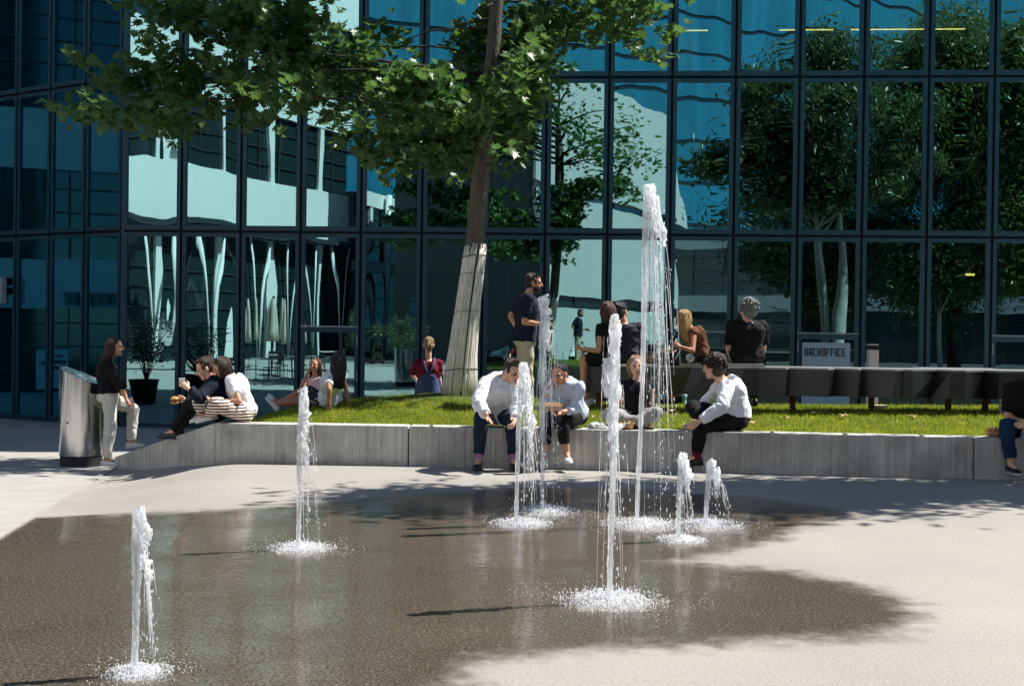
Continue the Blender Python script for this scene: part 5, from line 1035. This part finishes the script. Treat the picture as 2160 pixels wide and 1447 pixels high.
# bag with emblem on the bench
a = P(1421, 772, 15.0); w_ = 50*15/F
bg_ = thing('shopping_bag', V(a.x+.16, 15.02, ZT+.06), 'black shopping bag with a round white emblem on the bench', 'bag'); z0 = ZT+.0605
bm = MB(); bm.hexa([(a.x-.03, 14.95, z0), (a.x+.27, 14.95, z0), (a.x+.27, 15.08, z0), (a.x-.03, 15.08, z0), (a.x+.05, 14.99, z0+.17), (a.x+.29, 14.99, z0+.18), (a.x+.29, 15.05, z0+.18), (a.x+.05, 15.05, z0+.17)])
build(bm, 'bag_body', mat('black_bag_plastic', (.012, .014, .018), .3, bump=1.0, bscale=14), bg_)
ce = V(P(1456, 760, 14.93).x, 14.945, z0+.06); EMB = mat('white_emblem', (.75, .75, .74), .5); g = MB(); ra_ = .052
N_ax, X_ax = V(0, -.97, .23).normalized(), V(1, 0, 0); Y_ax = V(0, .23, .97).normalized(); ce = V(ce.x, 14.9585, z0+.062)
g.rings([[ce+N_ax*k_+(X_ax*math.cos(a_)+Y_ax*math.sin(a_))*ra_ for a_ in np.linspace(0, 6.2832, 33)[:-1]] for k_ in (0, .008)]); e_ = build(g, 'emblem', EMB, bg_)
g = MB()
for o_, s_ in ((.012, 1), (-.018, 1)): g.tube([ce+N_ax*.009+X_ax*x_+Y_ax*(o_+.016*math.sin(x_*55)) for x_ in np.linspace(-.046, .046, 14)], .0045, 5)
build(g, 'emblem_curve', SOB, e_)
g = MB(); g.tube([(a.x+.09, 14.985, z0+.17), (a.x+.06, 14.95, z0+.13), (a.x+.01, 14.93, z0+.05)], .007, 6); build(g, 'handle', PAPER, bg_)
def crumple(name, c, r_, mt, label, cat, seed):
    t = thing(name, c, label, cat); bm = bmesh.new(); bmesh.ops.create_icosphere(bm, subdivisions=3, radius=1)
    for v in bm.verts:
        n1_ = noise.noise(v.co*2.2+V(seed, 0, 0))*.5+abs(noise.noise(v.co*5+V(seed, 0, 0)))*.35; v.co = V(c.x+v.co.x*r_[0]*(1+n1_), c.y+v.co.y*r_[1]*(1+n1_), c.z+max(0.002, (v.co.z+.75)*r_[2]*(1+n1_)*.6))
    me = bpy.data.meshes.new('sheet'); bm.to_mesh(me); bm.free(); link('sheet', me, mt, t); return t
p = P(1258, 903, 13.0); crumple('crumpled_wrapper', V(p.x, 13.02, WT+.002), (.09, .05, .05), PAPER, 'crumpled white food wrapper on the wall beside the woman in pale blue', 'wrapper', 2)
p = P(1290, 903, 13.0); np_ = thing('napkin', V(p.x, 12.99, WT+.002), 'flat white napkin lying on the wall beside the kraft bowl', 'napkin'); g = MB(); g.hexa([(p.x-.07, 12.95, WT+.002), (p.x+.06, 12.95, WT+.002), (p.x+.075, 13.05, WT+.002), (p.x-.05, 13.06, WT+.002), (p.x-.068, 12.952, WT+.009), (p.x+.055, 12.955, WT+.004), (p.x+.07, 13.045, WT+.007), (p.x-.05, 13.055, WT+.018)]); build(g, 'napkin', PAPER, np_)
p = P(1168, 895, 12.97); np_ = thing('glass_cup', V(p.x-.09, 12.98, WT+.002), 'small clear cup standing on the wall between the seated pair', 'cup'); g = MB(); g.lathe([(.03, 0), (.038, .1), (.04, .1), (.036, .095), (.02, .01)], V(p.x-.09, 12.98, WT+.002), 16); build(g, 'cup', PLAS, np_, smooth=True)
p = P(2104, 915, 12.6); crumple('paper_bag', V(p.x, 12.68, WT+.002), (.075, .06, .085), KRAFT, 'crumpled brown paper bag on the wall near the right edge', 'bag', 7)
def bottle(c, ax, L_, r_, mb_, mc_, label, name='bottle'):
    ax = ax.normalized(); t = thing(name, c, label, 'bottle'); g = MB(); g.tube([c+ax*(L_*k_) for k_ in (0, .01, .6, .72, .84, .86)], [r_*.85, r_, r_, r_*.85, r_*.42, r_*.4], 16); build(g, 'body', mb_, t, smooth=True); g = MB(); g.tube([c+ax*L_*.865, c+ax*L_], r_*.46, 14); build(g, 'cap', mc_, t, smooth=True)
    return t, ax
gp = P_.J['gR']; axb = V(.1, -.1, 1).normalized(); c = gp-axb*.17
t, ax = bottle(c, axb, .21, .034, mat('white_bottle', (.68, .74, .74), .25), mat('blue_cap', (.1, .3, .5), .4), 'white and blue water bottle hanging from the hand at the right edge')
g = MB(); g.tube([c+ax*.03, c+ax*.11], .0347, 16); build(g, 'label', mat('blue_label', srgb(96, 176, 206), .4, col2=srgb(226, 240, 244), vscale=26), t, smooth=True)
d = 15.0; p = P(2114, 880, d); p.z = zlawn(p.x, d)+.01
bottle(p, V(0, 0, 1), .2, .04, mat('clear_bottle', (.62, .7, .72), .12), mat('red_cap', srgb(214, 40, 60), .4), 'clear bottle with a red cap standing on the grass at right')
# paving offcut lying on the lawn edge by the bollard
p = P(1852, 866, 15.6); p.z = zlawn(p.x, 15.6)+.02; bd = thing('timber_board', p, 'pale weathered board lying on the grass under the bench', 'board'); g = MB(); g.obox(p+V(0, 0, .02), V(.1, .02, 0), V(-.01, .06, 0), V(0, 0, .018)); build(g, 'board', mat('pale_timber', (.6, .52, .42), .8, var=.15), bd)
p = P(1405, 872, 15.0); p.z = zlawn(p.x, 15)+.01
# ------------------------------------------------------------------ water jets
def watermat(name, op0, op1, zs):
    m = bpy.data.materials.new(name); m.use_nodes = True; nt = m.node_tree; L = nt.links.new; b = nt.nodes['Principled BSDF']
    b.inputs['Base Color'].default_value = (.93, .96, 1, 1); b.inputs['Roughness'].default_value = .22; b.inputs['Specular IOR Level'].default_value = .6
    tr = N(nt, 'ShaderNodeBsdfTranslucent'); tr.inputs[0].default_value = (.97, .985, 1, 1); mx = N(nt, 'ShaderNodeMixShader'); mx.inputs[0].default_value = .75; L(b.outputs[0], mx.inputs[1]); L(tr.outputs[0], mx.inputs[2])
    tc = N(nt, 'ShaderNodeTexCoord'); mp = N(nt, 'ShaderNodeMapping'); mp.inputs['Scale'].default_value = (1, 1, zs); L(tc.outputs['Object'], mp.inputs['Vector']); nz = N(nt, 'ShaderNodeTexNoise', Scale=60, Detail=4, Roughness=.7); L(mp.outputs[0], nz.inputs['Vector'])
    mr = N(nt, 'ShaderNodeMapRange'); mr.inputs[1].default_value = .38; mr.inputs[2].default_value = .6; mr.inputs[3].default_value = op0; mr.inputs[4].default_value = op1; L(nz.outputs['Fac'], mr.inputs[0])
    t = N(nt, 'ShaderNodeBsdfTransparent'); m2 = N(nt, 'ShaderNodeMixShader'); L(mr.outputs[0], m2.inputs[0]); L(t.outputs[0], m2.inputs[1]); L(mx.outputs[0], m2.inputs[2]); L(m2.outputs[0], nt.nodes['Material Output'].inputs[0]); return m
WCOL = watermat('water_column', .18, .85, .08); WFRO = watermat('water_froth', .28, 1, .1); WSTR = watermat('water_strand', .2, .9, .2); WDROP = watermat('water_drop', .6, 1, 1)
OCT = np.array([(1, 0, 0), (-1, 0, 0), (0, 1, 0), (0, -1, 0), (0, 0, 1.3), (0, 0, -1.3)]); OCF = np.array([(0, 2, 4), (2, 1, 4), (1, 3, 4), (3, 0, 4), (2, 0, 5), (1, 2, 5), (3, 1, 5), (0, 3, 5)])
def drops(name, C, rad, el, par):
    C = np.array([tuple(c) for c in C]); n = len(C); s_ = np.array(rad)[:, None, None]*np.ones((n, 1, 3)); s_[:, 0, 2] *= np.array(el)
    v = C[:, None, :]+OCT[None]*s_; f = OCF[None]+(np.arange(n)*6)[:, None, None]; o = link(name, mesh_np(name, v.reshape(-1, 3), f.reshape(-1, 3), True), WDROP, par); return o
def jet(label, base, top, head, hl, fall, colr, seed, nst, spl, wide=1.0, lean=0, body=1.0):
    r_ = random.Random(seed); B = PZ(base[0], base[1], 0); d = B.y; k = d/F; T = P(top[0], top[1]+8, d); H = T.z; hw = head*k/2; fx = fall*k
    t = thing('water_jet', V(B.x, B.y, .004), label, 'fountain', 'water jets of the plaza fountain')
    ph = r_.uniform(0, 9); path = lambda u: V(B.x+(T.x-B.x)*u**1.5+.012*H*math.sin(u*4+ph)*u, B.y+.01*math.sin(u*5+ph)*u, H*u)
    g = MB(); ns = 60; ps = [path(i/ns) for i in range(ns+1)]; rd = [colr*k*(.42+.35*(i/ns)**2+.22*noise.noise(V(i*.55, seed, 0))+.12*noise.noise(V(i*1.7, seed, 4))) for i in range(ns+1)]; g.tube(ps, [max(.004, x) for x in rd], 10); build(g, 'water_column', WCOL, t, smooth=True)
    # frothy head breaking over
    g = MB(); n = 46
    for i in range(n):
        u = (i/n)**1.1; zc = H-u*hl*k; sp = hw*(.42+.6*math.sin(min(1, u*1.25)*math.pi*.75))*(1-.35*u); c = V(T.x+fx*.35*u**1.5+r_.gauss(0, .33)*sp+lean*k*u, T.y+r_.gauss(0, .33)*sp, zc+r_.uniform(-.01, .01)); rr = hw*r_.uniform(.2, .42)*(1-.55*u); g.ell(c, (rr, rr, rr*r_.uniform(1.1, 2.2+3.2*u)), nu=8, nv=6)
    fm = remesh(g, max(.006, hw*.1), 1)
    q = 1/hw
    for i, v in enumerate(fm.v): a = noise.noise(V(v[0]*q*3, v[1]*q*3, v[2]*q*.8))*hw*.34+noise.noise(V(v[0]*q*8, v[1]*q*8, v[2]*q*1.6))*hw*.24; c = V(v)-V(T.x, T.y, v[2]); c = c.normalized() if c.length > 1e-6 else V(0, 0, 1); fm.v[i] = (v[0]+c.x*a, v[1]+c.y*a, v[2]+a*.5)
    build(fm, 'froth_head', WFRO, t, smooth=True)
    # falling strands
    g = MB(); DR, DRr, DRe = [], [], []
    for i in range(nst):
        z0 = H-r_.random()**1.3*hl*k*.9; vx = (fx*r_.uniform(.1, 1.3)+r_.gauss(0, hw*.55*wide)); vy = r_.gauss(0, hw*.4*wide); x0 = T.x+r_.gauss(0, hw*.3); y0_ = T.y+r_.gauss(0, hw*.3); tf = math.sqrt(2*max(.05, z0)/9.8); full = r_.random()
        ta, tb_ = (lambda a_: (a_, a_+r_.uniform(.12, .38)))(r_.uniform(0, .62)) if full < .93 else (r_.uniform(.1, .4), 1); ps = []; rr = r_.uniform(.0014, .0038)*(k/.0032)**.5*body; m_ = 12; rs = []
        for j in range(m_+1):
            u = ta+(tb_-ta)*j/m_; tt_ = tf*u; ps.append(V(x0+vx*u, y0_+vy*u, max(.003, z0+.12*H*0-4.9*tt_*tt_))); rs.append(max(.0008, rr*math.sin(math.pi*(j+.4)/(m_+.8))*(.6+.8*abs(noise.noise(V(j*.9, i, seed))))))
        g.tube(ps, rs, 5)
        for _ in range(5): u = r_.random(); tt_ = tf*u; DR.append(V(x0+vx*u*r_.uniform(.8, 1.3), y0_+vy*u*1.2, max(.01, z0-4.9*tt_*tt_))); DRr.append(r_.uniform(.0016, .0042)*(k/.0032)**.5); DRe.append(r_.uniform(1.2, 4.5))
    build(g, 'falling_strands', WSTR, t, smooth=True)['kind'] = 'stuff'
    # splash at the foot
    R_ = spl*k/2; cx = B.x+fx*.35
    for i in range(int(spl*3)): a = r_.uniform(0, 6.283); q_ = R_*.62*r_.random()**.7; DR.append(V(cx+math.cos(a)*q_*1.15, B.y+math.sin(a)*q_*1.2, .012+abs(r_.gauss(0, .03))*(1-q_/R_)*(spl*k)**.5)); DRr.append(r_.uniform(.002, .0055)*(k/.0032)**.4); DRe.append(r_.uniform(.6, 1.6))
    for i in range(int(560+spl*3.2)):
        a = r_.uniform(0, 6.283); q_ = R_*r_.random()**.75; DR.append(V(cx+math.cos(a)*q_*1.15, B.y+math.sin(a)*q_*1.2, .006+abs(r_.gauss(0, .034))*(1-q_/R_*.7)*(spl*k)**.5)); DRr.append(r_.uniform(.001, .0036)*(k/.0032)**.4); DRe.append(r_.uniform(.8, 2.4))
    for i in range(240): a = r_.uniform(0, 6.283); q_ = R_*r_.uniform(.9, 2.1); DR.append(V(cx+math.cos(a)*q_, B.y+math.sin(a)*q_, .005+abs(r_.gauss(0, .02)))); DRr.append(r_.uniform(.0014, .0034)); DRe.append(.8)
    o = drops('droplets', DR, DRr, DRe, t); o['kind'] = 'stuff'
    # foam sheet with spikes
    nr, na = 9, 54; vs = []
    for i in range(nr):
        for j in range(na):
            a = 6.2832*j/na; s2 = 1+.35*noise.noise(V(math.cos(a)*2, math.sin(a)*2, seed))+.3*noise.noise(V(math.cos(a)*7, math.sin(a)*7, seed)); q_ = R_*.74*s2*i/(nr-1); hgt = .026*(spl*k)**.5*(1-i/(nr-1))**1.2*(.5+1.1*abs(noise.noise(V(j*.8, i*.9, seed)))); vs.append((cx+math.cos(a)*q_*1.1, B.y+math.sin(a)*q_*1.2, .005+hgt))
    me = mesh_np('foam', vs, [(i*na+j, i*na+(j+1) % na, (i+1)*na+(j+1) % na, (i+1)*na+j) for i in range(nr-1) for j in range(na)], True); link('foam', me, WFRO, t)
    sp_ = MB()
    for i in range(int(20+spl*.12)):
        a = r_.uniform(0, 6.283); q_ = R_*r_.uniform(.1, .85); c = V(cx+math.cos(a)*q_*1.1, B.y+math.sin(a)*q_*1.15, .004); L_ = r_.uniform(.02, .07)*(spl*k)**.5*1.3; dr = V(math.cos(a)*.8, math.sin(a)*.8, r_.uniform(.5, 1.3)).normalized(); sp_.tube([c, c+dr*L_*.6, c+dr*L_+V(0, 0, -.01)], [.004*(k/.0032)**.4, .003*(k/.0032)**.4, .0008], 5)
    build(sp_, 'splash_spikes', WSTR, t, smooth=True)['kind'] = 'stuff'
jet('stout foamy jet nearest the camera at the lower left', (283, 1421), (296, 1068), 48, 150, 32, 17, 1, 34, 125, .8, 4, 1.2)
jet('lone jet in the left middle with a ring of white splash', (629, 1158), (641, 816), 34, 165, 20, 12, 2, 34, 130, 1.3, -2, 1.0)
jet('jet before the two seated eaters with a wide veil of water', (1088, 1105), (1105, 763), 34, 150, 34, 10, 3, 60, 120, 1.6, 8, 1.0)
jet('tall thin jet with a pale veil before the standing man in navy', (1143, 1078), (1147, 620), 36, 110, 22, 9, 4, 64, 130, 2.0, 3, .8)
jet('strong jet with the biggest white splash at right foreground', (1286, 1268), (1296, 676), 52, 290, 8, 14, 5, 50, 215, 1.0, -4, 1.0)
jet('tallest leaning jet with falling streams in front of the glass', (1343, 1108), (1374, 388), 42, 120, 46, 11, 6, 70, 165, .9, 12, 1.1)
jet('low stubby jet at the right near the curly haired man', (1430, 1140), (1440, 952), 34, 60, 22, 12, 7, 26, 95, .9, 4, 1.1)
jet('lowest jet at the far right of the row', (1488, 1108), (1500, 965), 28, 52, 30, 11, 8, 26, 130, 1.0, 6, 1.1)
# ------------------------------------------------------------------ light and sky
sd = bpy.data.lights.new('sun', 'SUN'); sd.energy = 4.6; sd.angle = R(.53); sd.color = (1, .955, .89); so = bpy.data.objects.new('sun', sd); COL.objects.link(so)
dirv = V(SUNH.x*math.cos(EL), SUNH.y*math.cos(EL), math.sin(EL)); so.rotation_euler = dirv.to_track_quat('Z', 'Y').to_euler(); so.location = dirv*60
w = bpy.data.worlds.new('World'); S.world = w; w.use_nodes = True; nt = w.node_tree; bgn = nt.nodes['Background']; sk_ = nt.nodes.new('ShaderNodeTexSky'); sk_.sky_type = 'NISHITA'; sk_.sun_disc = False; sk_.sun_elevation = EL; sk_.sun_rotation = math.atan2(SUNH.x, SUNH.y); sk_.air_density = .8; sk_.dust_density = .1; sk_.ozone_density = 2.5
nt.links.new(sk_.outputs[0], bgn.inputs[0]); bgn.inputs[1].default_value = .08
S.view_settings.view_transform = 'Standard'; S.view_settings.look = 'None'; S.view_settings.exposure = 0.85; S.view_settings.gamma = 1
S.cycles.use_denoising = True; S.cycles.denoiser = 'OPENIMAGEDENOISE'; S.cycles.max_bounces = 10; S.cycles.transparent_max_bounces = 24; S.cycles.caustics_reflective = False; S.cycles.caustics_refractive = False; S.cycles.sample_clamp_indirect = 6
S.render.engine = 'CYCLES'
